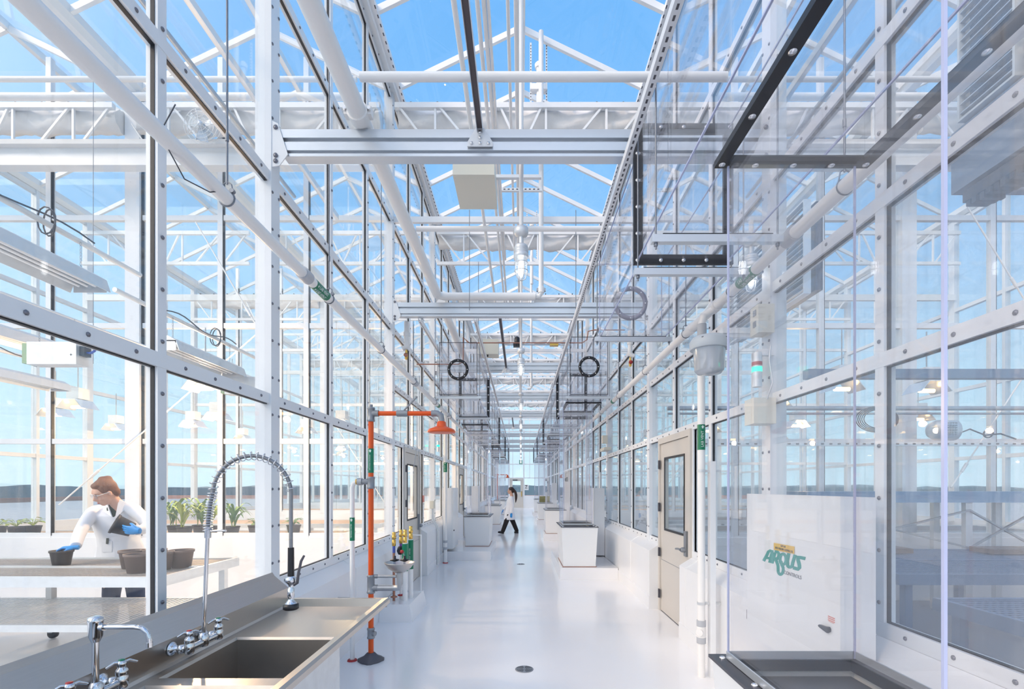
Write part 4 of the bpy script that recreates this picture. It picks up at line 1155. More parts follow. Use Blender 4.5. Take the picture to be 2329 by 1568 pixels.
# conduits dropping to the cabinet by the mid pedestal and left wall boxes
tag(MB().tube([(1.75, 10.7, 1.9), (1.75, 10.7, 1.2), (1.72, 10.7, 1.0), (1.632, 10.7, 0.86), (1.63, 10.7, 0.0)], 0.018, 8).build('conduit', GALVL), 'bent grey conduit dropping behind the mid-corridor pedestal on the right', 'conduit')
tag(MB().box(-1.774, -1.70, 9.42, 9.60, 1.15, 1.30).build('junction_box', CREAM), 'cream junction box on the left wall above the conduits', 'electrical box')
for i, dy in enumerate((0.0, 0.12)):
    tag(MB().tube([(-1.735, 9.45 + dy, 1.15), (-1.735, 9.45 + dy, 0.95), (-1.66, 9.50 + dy, 0.80), (-1.635, 9.5 + dy, 0.7), (-1.635, 9.5 + dy, 0.05)], 0.014, 8).build('conduit', GALVL), ['nearer bent conduit below the cream box on the left wall', 'farther bent conduit below the cream box on the left wall'][i], 'conduit')
tag(MB().box(-1.772, -1.765, 8.72, 8.86, 1.30, 1.42).build('notice', PINKINK), 'small red notice on the left glass wall beside the door', 'notice')
t = thing('signal_light', 'small grey signal light with green band high on the left wall beyond the door', 'signal light', (-1.72, 10.3, 2.0))
MB().tube([(-1.70, 9.95, 2.30), (-1.70, 9.95, 2.52)], 0.03, 10).build('clear_tube', GALVL, t); MB().tube([(-1.70, 9.95, 2.40), (-1.70, 9.95, 2.44)], 0.032, 10).build('green_band', GLED, t)
# right side second group, seen small beyond the door
wallbox(1, 9.95, 2.55, 0.14, 0.16, 0.1, 'cream box on the right wall post above the mid-corridor pedestal')
tag(MB().box(1.64, 1.774, 9.5, 10.0, 2.30, 2.36).build('shelf_bracket', CREAM), 'cream tray bracket on the right wall above the mid-corridor pedestal', 'bracket')

# floor drains
def drain(x, y, label):
    t = thing('floor_drain', label, 'drain', (x, y, 0))
    m = MB(); m.lathe([(0.079, 0.0005), (0.079, 0.004), (0.070, 0.005), (0.0001, 0.005)], (x, y, 0), 28); m.build('grate_plate', CAST, t)
    s = MB()
    for r in (0.022, 0.036, 0.050, 0.064):
        for q in range(4):
            a0 = q * PI / 2 + 0.18; a1 = (q + 1) * PI / 2 - 0.18
            pts = [(x + r * math.cos(a0 + (a1 - a0) * i / 5), y + r * math.sin(a0 + (a1 - a0) * i / 5), 0.0052) for i in range(6)]
            for p, p2 in zip(pts[:-1], pts[1:]): s.bar(p, p2, 0.006, 0.001)
    s.build('grate_slots', BLACK, t)
drain(0.03, 4.18, 'round slotted floor drain nearest the camera')
drain(0.0, 9.85, 'round floor drain in mid corridor')

# ================================================================ SAFETY SHOWER AND EYEWASH
SX, SY = -1.36, 4.39
t = thing('safety_shower', 'orange emergency shower pole with eyewash standing beside the sink', 'safety shower', (SX, SY, 0))
m = MB(); pr = []
for k in range(24):
    a = 2 * PI * k / 24; pr.append((SX + (0.105 + 0.012 * (1 if k % 6 in (0, 1) else 0)) * math.cos(a), SY + (0.105 + 0.012 * (1 if k % 6 in (0, 1) else 0)) * math.sin(a)))
m.loft([[(x, y, 0.0) for x, y in pr], [(x, y, 0.02) for x, y in pr], [(SX + (x - SX) * 0.55, SY + (y - SY) * 0.55, 0.045) for x, y in pr], [(SX + (x - SX) * 0.3, SY + (y - SY) * 0.3, 0.075) for x, y in pr]])
m.build('base_flange', DARKCAST, t)
m = MB(); m.tube([(SX, SY, 0.06), (SX, SY, 2.22)], 0.024, 18); m.build('pole', ORANGE, t)
def fitting(cz0, cz1, r=0.032): 
    f = MB(); f.lathe([(r * 0.9, cz0), (r * 1.12, cz0 + 0.005), (r * 1.12, cz0 + 0.018), (r, cz0 + 0.022), (r, cz1 - 0.022), (r * 1.12, cz1 - 0.018), (r * 1.12, cz1 - 0.005), (r * 0.9, cz1)], (SX, SY, 0), 16); return f
f = fitting(2.17, 2.30); f.tube([(SX, SY, 2.245), (SX + 0.07, SY, 2.245)], 0.03, 12); f.tube([(SX, SY, 2.29), (SX, SY, 2.325)], 0.018, 6); f.build('top_tee', CAST, t)
m = MB(); m.tube([(SX + 0.06, SY, 2.245), (SX + 0.56, SY, 2.245)], 0.021, 14); m.build('arm', ORANGE, t)
v = MB(); v.tube([(SX + 0.235, SY, 2.245), (SX + 0.335, SY, 2.245)], 0.029, 12); vo = v.build('valve', CAST, t)
v = MB(); v.bar((SX + 0.29, SY, 2.262), (SX + 0.42, SY, 2.40), 0.008, 0.026, (0, 1, 0)); v.build('lever', CAST, vo)
v = MB(); v.tube([(SX + 0.42, SY, 2.39), (SX + 0.42, SY - 0.01, 1.95)], 0.0028, 5)
v.tube([(SX + 0.42, SY - 0.01, 1.95), (SX + 0.455, SY - 0.01, 1.72), (SX + 0.385, SY - 0.01, 1.72), (SX + 0.42, SY - 0.01, 1.95)], 0.0035, 5); 
v.build('pull_rod', GALV, vo)
e = MB(); e.tube([(SX + 0.55, SY, 2.245), (SX + 0.60, SY, 2.245), (SX + 0.635, SY, 2.225), (SX + 0.64, SY, 2.18), (SX + 0.64, SY, 2.155)], 0.029, 12); e.build('elbow', CAST, t)
hd = MB(); hc = (SX + 0.64, SY, 0)
hd.lathe([(0.0001, 2.068), (0.10, 2.068), (0.122, 2.070), (0.128, 2.08), (0.115, 2.10), (0.07, 2.118), (0.045, 2.13), (0.04, 2.165), (0.026, 2.175)], hc, 32); hd.build('shower_head', ORANGE, t)
f = fitting(1.56, 1.67); f.tube([(SX, SY, 1.625), (SX - 0.09, SY, 1.625)], 0.026, 12); f.build('supply_tee', CAST, t)
u = MB(); u.tube([(SX - 0.08, SY, 1.625), (SX - 0.12, SY, 1.625)], 0.034, 10); u.build('union', GALV, t)
pipe_label(t, (SX, SY, 1.815), 0.22, 0.024, 'EYE WASH STATION', True, size=0.0150)
f = fitting(0.61, 0.78, 0.033); f.tube([(SX, SY, 0.66), (SX + 0.06, SY, 0.66)], 0.03, 12); f.tube([(SX, SY, 0.765), (SX + 0.06, SY, 0.765)], 0.018, 12); f.build('eyewash_tee', CAST, t)
f = fitting(0.20, 0.30, 0.031); f.tube([(SX, SY, 0.25), (SX + 0.045, SY - 0.02, 0.25)], 0.022, 12); f.build('drain_tee', CAST, t)
ex = SX + 0.25
p_ = MB(); p_.tube([(SX + 0.05, SY, 0.66), (ex - 0.06, SY, 0.66), (ex, SY, 0.66), (ex + 0.01, SY, 0.70), (ex + 0.01, SY, 0.80)], 0.027, 14); p_.build('waste_pipe', GALV, t)
p_ = MB(); p_.tube([(SX + 0.05, SY, 0.765), (ex - 0.02, SY, 0.765)], 0.013, 10); p_.build('supply_pipe', GALV, t)
bw = MB(); bw.lathe([(0.03, 0.80), (0.05, 0.805), (0.10, 0.84), (0.132, 0.885), (0.137, 0.893), (0.134, 0.895), (0.128, 0.888), (0.098, 0.848), (0.048, 0.815), (0.0001, 0.812)], (ex + 0.01, SY, 0), 32); bo = bw.build('eyewash_bowl', STEEL, t)
for dx in (-0.045, 0.045):
    n_ = MB(); n_.tube([(ex + 0.01 + dx, SY, 0.83), (ex + 0.01 + dx, SY, 0.90)], 0.010, 10); n_.build('spray_stem', CHROME, bo)
    n_ = MB(); n_.lathe([(0.012, 0.90), (0.040, 0.91), (0.042, 0.918), (0.012, 0.925), (0.012, 0.95), (0.0001, 0.955)], (ex + 0.01 + dx, SY, 0), 16); n_.build('dust_cap', BLACK, bo)
# white tempered water supply feeding the shower
t = thing('water_supply_pipe', 'white water supply pipe with green label left of the orange shower pole', 'pipe', (-1.53, SY, 0))
m = MB(); m.tube([(-1.53, SY, 0.0), (-1.53, SY, 1.57), (-1.52, SY, 1.605), (-1.495, SY, 1.622), (SX - 0.11, SY, 1.625)], 0.021, 16); m.build('pipe', PVC, t)
m = MB(); m.tube([(SX - 0.135, SY, 1.625), (SX - 0.125, SY, 1.625)], 0.026, 12); m.build('brass_ferrule', BRASS, t)
pipe_label(t, (-1.53, SY, 1.195), 0.21, 0.021, 'TEMPERED WATER', True, size=0.0150)
MB().tube([(-1.53, SY, 0.57), (-1.66, SY, 0.57)], 0.006, 8).build('standoff', GALV, t)
MB().lathe([(0.045, 0), (0.04, 0.012), (0.03, 0.014)], (-1.53, SY, 0.0), 14).build('floor_flange', REDP, t)

# manifold of valves on a small curb
cu = MB(); cu.loft([[(-1.65, 5.62, 0), (-1.26, 5.62, 0), (-1.26, 6.5, 0), (-1.65, 6.5, 0)], [(-1.65, 5.66, 0.20), (-1.30, 5.66, 0.20), (-1.30, 6.45, 0.20), (-1.65, 6.45, 0.20)]]); cu.s = [False] * len(cu.s)
struct(cu.build(ntrim(), FLOORM))
t = thing('valve_manifold', 'cluster of upright pipes with brass caps on the curb behind the eyewash bowl', 'pipework', (-1.45, 6.0, 0.20))
spec = [(-1.535, 5.85, 0.015, COPPER, 1.03), (-1.475, 5.95, 0.017, VIOLET, 1.05), (-1.40, 5.85, 0.034, GREEN, 1.06), (-1.365, 6.0, 0.030, GREEN, 1.09)]
for i, (x, y, r, lm, zt) in enumerate(spec):
    p_ = MB(); p_.tube([(x, y, 0.20), (x, y, zt - 0.16)], r if i < 2 else 0.03, 12); po = p_.build('pipe', COPPER if i == 0 else PVC, t)
    MB().tube([(x, y, 0.56 if i > 1 else 0.78), (x, y, zt - 0.17)], r + 0.002, 14).build('pipe_label', BLUEP if i == 0 else lm, po)
    b = MB(); b.lathe([(0.017, zt - 0.17), (0.024, zt - 0.16), (0.024, zt - 0.10), (0.018, zt - 0.095), (0.018, zt - 0.085), (0.026, zt - 0.08), (0.026, zt - 0.05), (0.020, zt - 0.045), (0.022, zt - 0.02), (0.020, zt), (0.0001, zt)], (x, y, 0), 8); b.build('brass_cap', BRASS, po)
    if i < 2:
        q = MB(); q.lathe([(0.04, 0), (0.045, 0.01), (0.02, 0.02)], (x, y, 0.24), 6); q.build('valve_wheel', REDP if i else COPPER, po)
    if i > 1: text('POT HW SUPPLY' if i == 2 else 'NON POT WATER', 0.024, (x - 0.004, y - r - 0.004, 0.72), (0, 0, 1), (-1, 0, 0), TEXTW, po)
k = MB(); k.lathe([(0.02, -0.05), (0.032, -0.03), (0.036, 0.0), (0.032, 0.03), (0.02, 0.05)], (-1.475, 5.91, 0.80), 12); k.lathe([(0.03, 0), (0.03, -0.03)], (-1.475, 5.90, 0.80), 12, 'y'); k.build('regulator', BLACK, t)
k = MB(); k.lathe([(0.022, 0), (0.022, -0.008), (0.0001, -0.009)], (-1.425, 5.80, 0.80), 10, 'y'); k.build('red_knob', REDP, t)
k = MB(); k.frame('y', 6.04, 6.06, -1.44, -1.24, 0.26, 0.98, 0.012); k.build('support_frame', ALU, t)

# ================================================================ STAINLESS SINK
t = thing('utility_sink', 'long stainless steel sink with drainboard along the left glass wall', 'sink', (-1.2, 1.6, 0))
XB, XF, YN, YF = -1.50, -0.885, 0.30, 3.095
ZD = 0.815; ZR = 0.862
m = MB()
bowls = [(0.55, 1.17), (1.24, 1.86), (1.93, 2.46)]
bx0, bx1 = -1.445, -0.945
# deck strips round the bowls
m.box(XB, bx0, YN, YF, ZD - 0.004, ZD); m.box(bx1, XF, YN, YF, ZD - 0.004, ZD)
yprev = YN
for a, b in bowls: m.box(bx0, bx1, yprev, a, ZD - 0.004, ZD); yprev = b
m.box(bx0, bx1, yprev, YF, ZD - 0.004, ZD)
m.build('deck', STEEL, t)
for a, b in bowls:
    g = MB(); zf = 0.50; w_ = 0.004; c_ = 0.03
    ring = lambda i, z: [(bx0 + i, a + i, z), (bx1 - i, a + i, z), (bx1 - i, b - i, z), (bx0 + i, b - i, z)]
    # inner skin (faces inward) and outer skin
    g.loft([ring(0.0, ZD), ring(0.008, ZD - 0.012), ring(0.012, zf + 0.03), ring(0.04, zf)], caps=False)
    g._add(ring(0.04, zf), [(0, 1, 2, 3)])
    g.loft([ring(-0.004, ZD - 0.005), ring(0.004, zf + 0.03), ring(0.035, zf - 0.006)], caps=False)
    g._add(ring(0.035, zf - 0.006), [(0, 1, 2, 3)])
    g.s = [False] * len(g.s)
    bo = g.build('bowl', STEELD, t)
    MB().lathe([(0.05, 0.001), (0.05, 0.004), (0.04, 0.002), (0.0001, 0.002)], ((bx0 + bx1) / 2, (a + b) / 2, zf), 20).build('bowl_drain', CHROME, bo)
m = MB(); m.box(-1.46, XF + 0.0, YN, YF, ZD, ZD) if False else None
# front rim: wall, rolled edge and outside apron
m = MB()
m.prism([(XF - 0.012, ZD - 0.002), (XF - 0.004, ZR), (XF + 0.03, ZR + 0.004), (XF + 0.042, ZR - 0.006), (XF + 0.042, ZR - 0.03), (XF + 0.034, ZR - 0.03), (XF + 0.032, ZR - 0.010), (XF + 0.0, ZR - 0.012), (XF - 0.004, ZD - 0.006)], 'y', YN, YF + 0.02)
m.build('front_rim', STEEL, t)
m = MB()
m.prism([(YF - 0.012, ZD - 0.002), (YF - 0.004, ZR), (YF + 0.02, ZR + 0.002), (YF + 0.03, ZR - 0.008), (YF + 0.03, ZR - 0.03), (YF + 0.024, ZR - 0.03), (YF + 0.02, ZR - 0.012), (YF - 0.002, ZR - 0.014), (YF - 0.004, ZD - 0.006)], 'x', XB, XF + 0.03)
m.build('end_rim', STEEL, t)
m = MB()
m.prism([(XB, ZD - 0.004), (XB + 0.012, ZD), (XB + 0.004, ZD + 0.012), (XB + 0.004, ZD + 0.115), (-1.585, 1.005), (-1.60, 1.028), (-1.606, 1.024), (-1.592, 1.0), (XB - 0.002, ZD + 0.115)], 'y', YN, YF + 0.02)
m.build('backsplash', STEEL, t)
m = MB()
m.box(-0.93, -0.925, 0.5, 2.47, 0.47, ZD - 0.005); m.box(-1.46, -0.93, 2.462, 2.467, 0.47, ZD - 0.005); m.build('apron', GALVL, t)
for x in (-1.44, -0.95):
    for y in (0.5, 1.7, 2.4, 3.0):
        if y == 3.0 and x > -1: continue
        MB().tube([(x, y, 0.0), (x, y, ZD - 0.005 if y > 2.5 else 0.49)], 0.018, 10).build('leg', STEEL, t)

def mixer(y, label):
    """8 inch wall-mounted mixer body; returns the thing and the riser foot"""
    t = thing('faucet', label, 'faucet', (-1.45, y, 0.90))
    xb = XB + 0.006
    zc = 0.885
    m = MB()
    for dy in (-0.10, 0.10):
        m.lathe([(0.030, 0.0), (0.030, 0.006), (0.022, 0.012), (0.014, 0.02), (0.014, 0.06)], (xb, y + dy, zc), 16, 'x')
        m.lathe([(0.017, 0.03), (0.020, 0.032), (0.020, 0.05), (0.017, 0.052)], (xb, y + dy, zc), 6, 'x')
    m.tube([(xb + 0.07, y - 0.10, zc), (xb + 0.07, y + 0.10, zc)], 0.014, 14)
    m.lathe([(0.018, -0.02), (0.022, -0.01), (0.022, 0.02), (0.016, 0.035), (0.012, 0.04)], (xb + 0.07, y, zc), 14)
    m.build('mixer_body', CHROME, t)
    for dy, mm in ((-0.10, REDP), (0.10, GREEN)):
        v = MB(); v.lathe([(0.016, -0.02), (0.020, -0.012), (0.020, 0.02), (0.017, 0.025), (0.019, 0.032), (0.019, 0.045), (0.012, 0.052), (0.010, 0.064)], (xb + 0.075, y + dy, zc), 16)
        vo = v.build('valve_stem', CHROME, t)
        h = MB()
        for sg in (-1, 1):
            h.tube([(xb + 0.075, y + dy, zc + 0.066), (xb + 0.075 + 0.012 * sg, y + dy + 0.018 * sg, zc + 0.072), (xb + 0.075 + 0.026 * sg, y + dy + 0.036 * sg, zc + 0.060)], [0.010, 0.009, 0.006], 10, flat=0.6)
        h.lathe([(0.014, 0.056), (0.016, 0.064), (0.015, 0.074), (0.010, 0.077)], (xb + 0.075, y + dy, zc), 16); h.build('lever_handle', CHROME, vo)
        MB().lathe([(0.010, 0.077), (0.010, 0.080), (0.0001, 0.081)], (xb + 0.075, y + dy, zc), 14).build('index_button', mm, vo)
    return t, Vector((xb + 0.07, y, zc + 0.035))
t, f = mixer(1.62, 'chrome swing-spout faucet on the sink backsplash, nearer the camera')
m = MB(); m.tube([f, f + Vector((0, 0, 0.16))], 0.0095, 14); m.build('riser', CHROME, t)
m = MB(); m.lathe([(0.012, -0.02), (0.016, -0.01), (0.020, 0.0), (0.021, 0.045), (0.023, 0.05), (0.021, 0.062), (0.012, 0.066)], f + Vector((0, 0, 0.16)), 16); m.build('swivel_head', CHROME, t)
m = MB(); b0 = f + Vector((0, 0, 0.19)); m.tube([b0, b0 + Vector((0.03, 0, 0.0))], 0.013, 12)
m.tube([b0 + Vector((0.02, 0, 0)), b0 + Vector((0.13, 0.0, 0.0)), b0 + Vector((0.155, 0, -0.004)), b0 + Vector((0.175, 0, -0.02)), b0 + Vector((0.18, 0, -0.042)), b0 + Vector((0.18, 0, -0.06))], 0.008, 14); m.build('spout', CHROME, t)
m = MB(); m.tube([b0 + Vector((0.18, 0, -0.052)), b0 + Vector((0.18, 0, -0.068))], 0.0095, 12); m.build('aerator', CHROME, t)

t, f = mixer(2.17, 'tall chrome pre-rinse faucet with spring hose over the sink')
top = f + Vector((0.02, 0, 0.46))
m = MB(); m.tube([f, top], 0.0085, 14); m.build('riser', CHROME, t)
m = MB(); m.tube([top - Vector((0, 0, 0.03)), top + Vector((0, 0, 0.02))], 0.014, 8); m.tube([top, top + Vector((0.06, -0.005, 0.004)), top + Vector((0.085, -0.005, 0.002))], 0.005, 8); m.build('hose_clamp', CHROME, t)
# hose path: up, over and down, arch across the bowl
P0 = top; 
A = [P0]
xe = -1.055
H0 = P0.z; H1 = 1.735
n = 60
pts = []
for i in range(n + 1):
    u = i / n
    # piecewise: rise with slight lean, half-ellipse arch, drop
    if u < 0.35:
        q = u / 0.35; p = Vector((P0.x + 0.0 + 0.022 * q * q, P0.y, H0 + (1.555 - H0) * q))
    elif u < 0.8:
        q = (u - 0.35) / 0.45; a = PI - PI * q
        cxx = (P0.x + 0.022 + xe) / 2; rxx = (xe - P0.x - 0.022) / 2
        p = Vector((cxx + rxx * math.cos(a), P0.y + 0.05 * q, 1.555 + 0.165 * math.sin(a)))
    else:
        q = (u - 0.8) / 0.2; p = Vector((xe, P0.y + 0.05, 1.555 - (1.555 - 1.30) * q))
    pts.append(p)
m = MB(); m.tube(pts, 0.0085, 12); m.build('hose', mat('grey_braided_hose', (0.26, 0.27, 0.29), 0.3, 0.8, 0.3, 300), t)
# spring coil around the first 3/4 of the hose
coil = []; turns = 34; seg = 14
U = 0.80
tot = turns * seg
for i in range(tot + 1):
    u = U * (i / tot) ** 1.0; fi = u * n; k = min(int(fi), n - 1); fr_ = fi - k
    p = pts[k].lerp(pts[k + 1], fr_)
    d = (pts[min(k + 2, n)] - pts[max(k - 1, 0)]).normalized(); s1 = Vector((0, 1, 0)); s2 = d.cross(s1).normalized()
    a = 2 * PI * i / seg; R_ = 0.0185
    coil.append(p + s1 * R_ * math.cos(a) + s2 * R_ * math.sin(a))
m = MB(); m.tube(coil, 0.0022, 6); m.build('spring', CHROME, t)
e0 = Vector((xe, P0.y + 0.05, 1.30))
m = MB(); m.tube([e0 + Vector((0, 0, 0.0)), e0 - Vector((0, 0, 0.14))], [0.0135, 0.0145], 16); m.build('grip', BLACK, t)
m = MB(); z = e0.z
m.lathe([(0.013, -0.13), (0.024, -0.138), (0.026, -0.155), (0.016, -0.165), (0.011, -0.172), (0.011, -0.185), (0.015, -0.19), (0.015, -0.225), (0.012, -0.23), (0.013, -0.24), (0.022, -0.252), (0.028, -0.258)], (xe, e0.y, z), 18); m.build('spray_body', CHROME, t)
m = MB(); m.lathe([(0.028, -0.256), (0.034, -0.26), (0.034, -0.280), (0.028, -0.284), (0.0001, -0.282)], (xe, e0.y, z), 24); m.build('spray_face', BLACK, t)
m = MB(); m.tube([(xe + 0.018, e0.y - 0.01, z - 0.168), (xe + 0.034, e0.y - 0.012, z - 0.160), (xe + 0.040, e0.y - 0.012, z - 0.115), (xe + 0.052, e0.y - 0.012, z - 0.06), (xe + 0.066, e0.y - 0.012, z - 0.035)], [0.008, 0.007, 0.006, 0.006, 0.005], 10); m.build('squeeze_lever', DARKCAST, t)
# ================================================================ LEFT ROOMS
def bench(x0, x1, y0, y1, z, label, legm, topm, shelf=0.42, casters=True, mids=1):
    t = thing('plant_bench', label, 'bench', ((x0 + x1) / 2, (y0 + y1) / 2, 0))
    m = MB(); h = 0.075
    m.box(x0, x1, y0, y0 + 0.035, z - h, z + 0.012); m.box(x0, x1, y1 - 0.035, y1, z - h, z + 0.012)
    m.box(x0, x0 + 0.035, y0 + 0.035, y1 - 0.035, z - h, z + 0.012); m.box(x1 - 0.035, x1, y0 + 0.035, y1 - 0.035, z - h, z + 0.012)
    for k in range(1, mids + 1):
        y = y0 + (y1 - y0) * k / (mids + 1); m.box(x0 + 0.035, x1 - 0.035, y - 0.02, y + 0.02, z - h, z + 0.012)
    m.build('bench_frame', legm, t)
    # expanded-metal top
    g = MB(); sp = 0.03
    n = int((x1 - x0) / 0.05)
    for i in range(n): x = x0 + 0.04 + i * 0.05; g.box(x, x + 0.018, y0 + 0.035, y1 - 0.035, z - 0.012, z - 0.006)
    k = int((y1 - y0) / 0.05)
    for i in range(k): y = y0 + 0.05 + i * 0.05; g.box(x0 + 0.035, x1 - 0.035, y, y + 0.02, z - 0.006, z - 0.002)
    g.build('mesh_top', topm, t)
    if shelf:
        s = MB(); s.frame('z', shelf - 0.06, shelf, x0 + 0.05, x1 - 0.05, y0 + 0.05, y1 - 0.05, 0.04)
        for i in range(n): x = x0 + 0.1 + i * 0.05; s.box(x, x + 0.025, y0 + 0.09, y1 - 0.09, shelf - 0.012, shelf - 0.006) if x < x1 - 0.1 else None
        s.build('lower_shelf', legm, t)
    nl = max(2, int((x1 - x0) / 1.8) + 1)
    for i in range(nl):
        x = x0 + 0.12 + (x1 - x0 - 0.24) * i / (nl - 1)
        for y in (y0 + 0.08, y1 - 0.08):
            l = MB(); l.box(x - 0.03, x + 0.03, y - 0.03, y + 0.03, 0.09 if casters else 0.0, z - h); lo = l.build('leg', legm, t)
            if casters:
                c = MB(); c.lathe([(0.012, -0.022), (0.045, -0.02), (0.048, 0.0), (0.045, 0.02), (0.012, 0.022)], (x + 0.02, y, 0.048), 16, 'y'); c.box(x - 0.02, x + 0.03, y - 0.026, y + 0.026, 0.06, 0.10, 1); c.build('caster', [BLACK, GALV], lo)
    return t
bench(-8.6, -2.98, 4.00, 5.12, 0.82, 'galvanized mesh-top bench on casters in front of the leaning person', GALVL, STAB, mids=1)
bench(-8.6, -2.9, 7.55, 8.5, 0.80, 'bench carrying green plants behind the left glass partition', GALVL, CARDB, casters=False, mids=0)
bench(-8.6, -2.9, 10.0, 11.3, 0.80, 'second bench behind the left glass partition, without plants', GALVL, CARDB, casters=False, mids=0)
b3 = bench(-8.6, -2.9, 14.6, 16.0, 0.85, 'bench in the second room down the left side', GALVL, CARDB, casters=False, mids=0)
copy_tree(b3, dy=6.2, label='bench in the third room down the left side'); copy_tree(b3, dy=12.8, label='bench in the last room down the left side')

# pots
def pot(c, r=0.088, h=0.16, label='', soil=False, m=POTM, name='plant_pot', lean=None):
    t = thing(name, label, 'pot', c)
    b = MB(); b.lathe([(0.0001, 0.0), (r * 0.76, 0.0), (r * 0.97, h * 0.86), (r * 1.05, h * 0.87), (r * 1.06, h), (r * 0.99, h), (r * 0.96, h * 0.88), (r * 0.74, 0.01), (0.0001, 0.01)], c, 24)
    b.build('pot_wall', m, t)
    if soil: MB().lathe([(r * 0.93, h * 0.8), (0.0001, h * 0.84)], c, 20).build('soil', SOIL, t)
    return t
POTB = mat('brown_plastic_pot', (0.17, 0.12, 0.10), 0.5)
zb = 0.822
c = pt(140, 1287, 4.66); pot((c.x, 4.66, zb), h=0.145, label='dark pot on the bench under the outstretched blue glove')
for px, Z, lb in ((313, 4.28, 'brown pot standing in front of the others on the bench'), (300, 4.52, 'brown pot half hidden behind the front pot'), (350, 4.60, 'brown pot beside the window mullion on the bench'), (366, 4.42, 'brown pot touching the window mullion, in front of its neighbour'), (413, 4.55, 'brown pot right of the window mullion, nearest the bench end')):
    c = pt(px, 1287, Z); pot((c.x, Z, zb), r=0.10, h=0.165, label=lb, m=POTB)

def leafy(root, base, n, L, wid, droop, m, seed, up=0.6, zig=False, name='leaf'):
    rr = random.Random(seed)
    for q in range(n):
        a = 2 * PI * (q * 0.382 + rr.uniform(-0.05, 0.05)); le = L * rr.uniform(0.7, 1.1)
        b = MB(); pl = []; k = 7
        z0 = base.z + rr.uniform(0.0, 0.35) * le * (1.4 if zig else 0.6)
        side = Vector((-math.sin(a), math.cos(a), 0))
        for i in range(k + 1):
            u = i / k
            r = le * u * (0.75 if zig else 0.8); z = z0 + le * (up * 2.2 * u - droop * 2.2 * u * u)
            w = wid * math.sin(PI * min(1, u * 0.93 + 0.07)) ** 0.7 * (1 - 0.25 * u)
            c = Vector((base.x + r * math.cos(a), base.y + r * math.sin(a), z))
            pl.append((c - side * w / 2 + Vector((0, 0, w * 0.15)), c - Vector((0, 0, 0.002)), c + side * w / 2 + Vector((0, 0, w * 0.15))))
        vs = [p for tr in pl for p in tr]
        fs = []
        for i in range(k):
            o = i * 3; fs += [(o, o + 1, o + 4, o + 3), (o + 1, o + 2, o + 5, o + 4)]
        b._add(vs, fs, 0, True)
        b.build(name, m, root)
def bushy(root, base, n, R, H, m, seed):
    rr = random.Random(seed)
    st = MB()
    for q in range(n):
        a = rr.uniform(0, 2 * PI); r = R * math.sqrt(rr.uniform(0.05, 1)); z = base.z + H * rr.uniform(0.35, 1.0) * (1 - 0.35 * r / R)
        tip = Vector((base.x + r * math.cos(a), base.y + r * math.sin(a), z))
        st.tube([base, base.lerp(tip, 0.6) + Vector((0, 0, 0.02)), tip], 0.0025, 4)
        L = rr.uniform(0.06, 0.10); w = L * 0.6; d = Vector((math.cos(a), math.sin(a), rr.uniform(-0.5, 0.1))).normalized(); s = d.cross(Vector((0, 0, 1))).normalized()
        b = MB(); pts = [tip, tip + d * L * 0.35 + s * w / 2, tip + d * L * 0.75 + s * w * 0.35, tip + d * L, tip + d * L * 0.75 - s * w * 0.35, tip + d * L * 0.35 - s * w / 2, tip + d * L * 0.5 + Vector((0, 0, -0.006))]
        b._add(pts, [(0, 1, 6), (1, 2, 6), (2, 3, 6), (3, 4, 6), (4, 5, 6), (5, 0, 6)], 0, True); b.build('leaf', m, root)
    st.build('stem', m, root)
zt = 0.812
plants = [(352, 7.8, 'corn', 'tall corn-like plant right behind the person\'s shoulder'), (398, 8.0, 'corn', 'tall corn-like plant just right of the narrow window mullion'), (420, 7.75, 'corn', 'lush arching corn-like plant left of the sink riser'),
          (455, 8.1, 'corn', 'narrow corn-like plant behind the spring hose'), (478, 7.85, 'corn', 'arching corn-like plant inside the spring hose arch'), (528, 7.8, 'corn', 'corn-like plant with the longest hanging leaves, near the post'),
          (38, 7.75, 'bush', 'low leafy plant in a dark pot at the far left'), (75, 7.9, 'bush', 'low leafy plant beside the narrow left mullion'), (-5, 7.8, 'bush', 'low leafy plant cut by the left picture edge'), (581, 8.0, 'bush', 'small bushy plant beyond the arching plants'), (668, 8.1, 'bush', 'small bushy plant right of the big white post')]
for i, (px, Z, k, lb) in enumerate(plants):
    c = pt(px, 1200, Z); base = Vector((c.x, Z, zt))
    t = thing('potted_plant', lb, 'plant', base)
    r, h = (0.11, 0.13)
    b = MB(); b.lathe([(0.0001, 0.0), (r * 0.8, 0.0), (r, h * 0.88), (r * 1.06, h * 0.88), (r * 1.06, h), (r * 0.97, h), (r * 0.95, h * 0.85), (0.0001, h * 0.85)], base, 20); b.build('pot', POTM, t)
    bb = base + Vector((0, 0, h))
    if k == 'corn':
        for j in range(3):
            o = bb + Vector((random.uniform(-0.06, 0.06), random.uniform(-0.04, 0.04), 0)); 
            MB().tube([o - Vector((0, 0, 0.02)), o + Vector((0, 0, 0.2))], [0.008, 0.004], 6).build('stalk', LEAFY, t)
            leafy(t, o, 7, 0.42, 0.045, 0.62, LEAFY if i % 2 == 0 else LEAF, 50 + i * 7 + j, up=0.78, zig=True)
    else: bushy(t, bb, 22, 0.15 if px < 600 else 0.11, 0.17, LEAFY if px < 100 else LEAF, 90 + i)

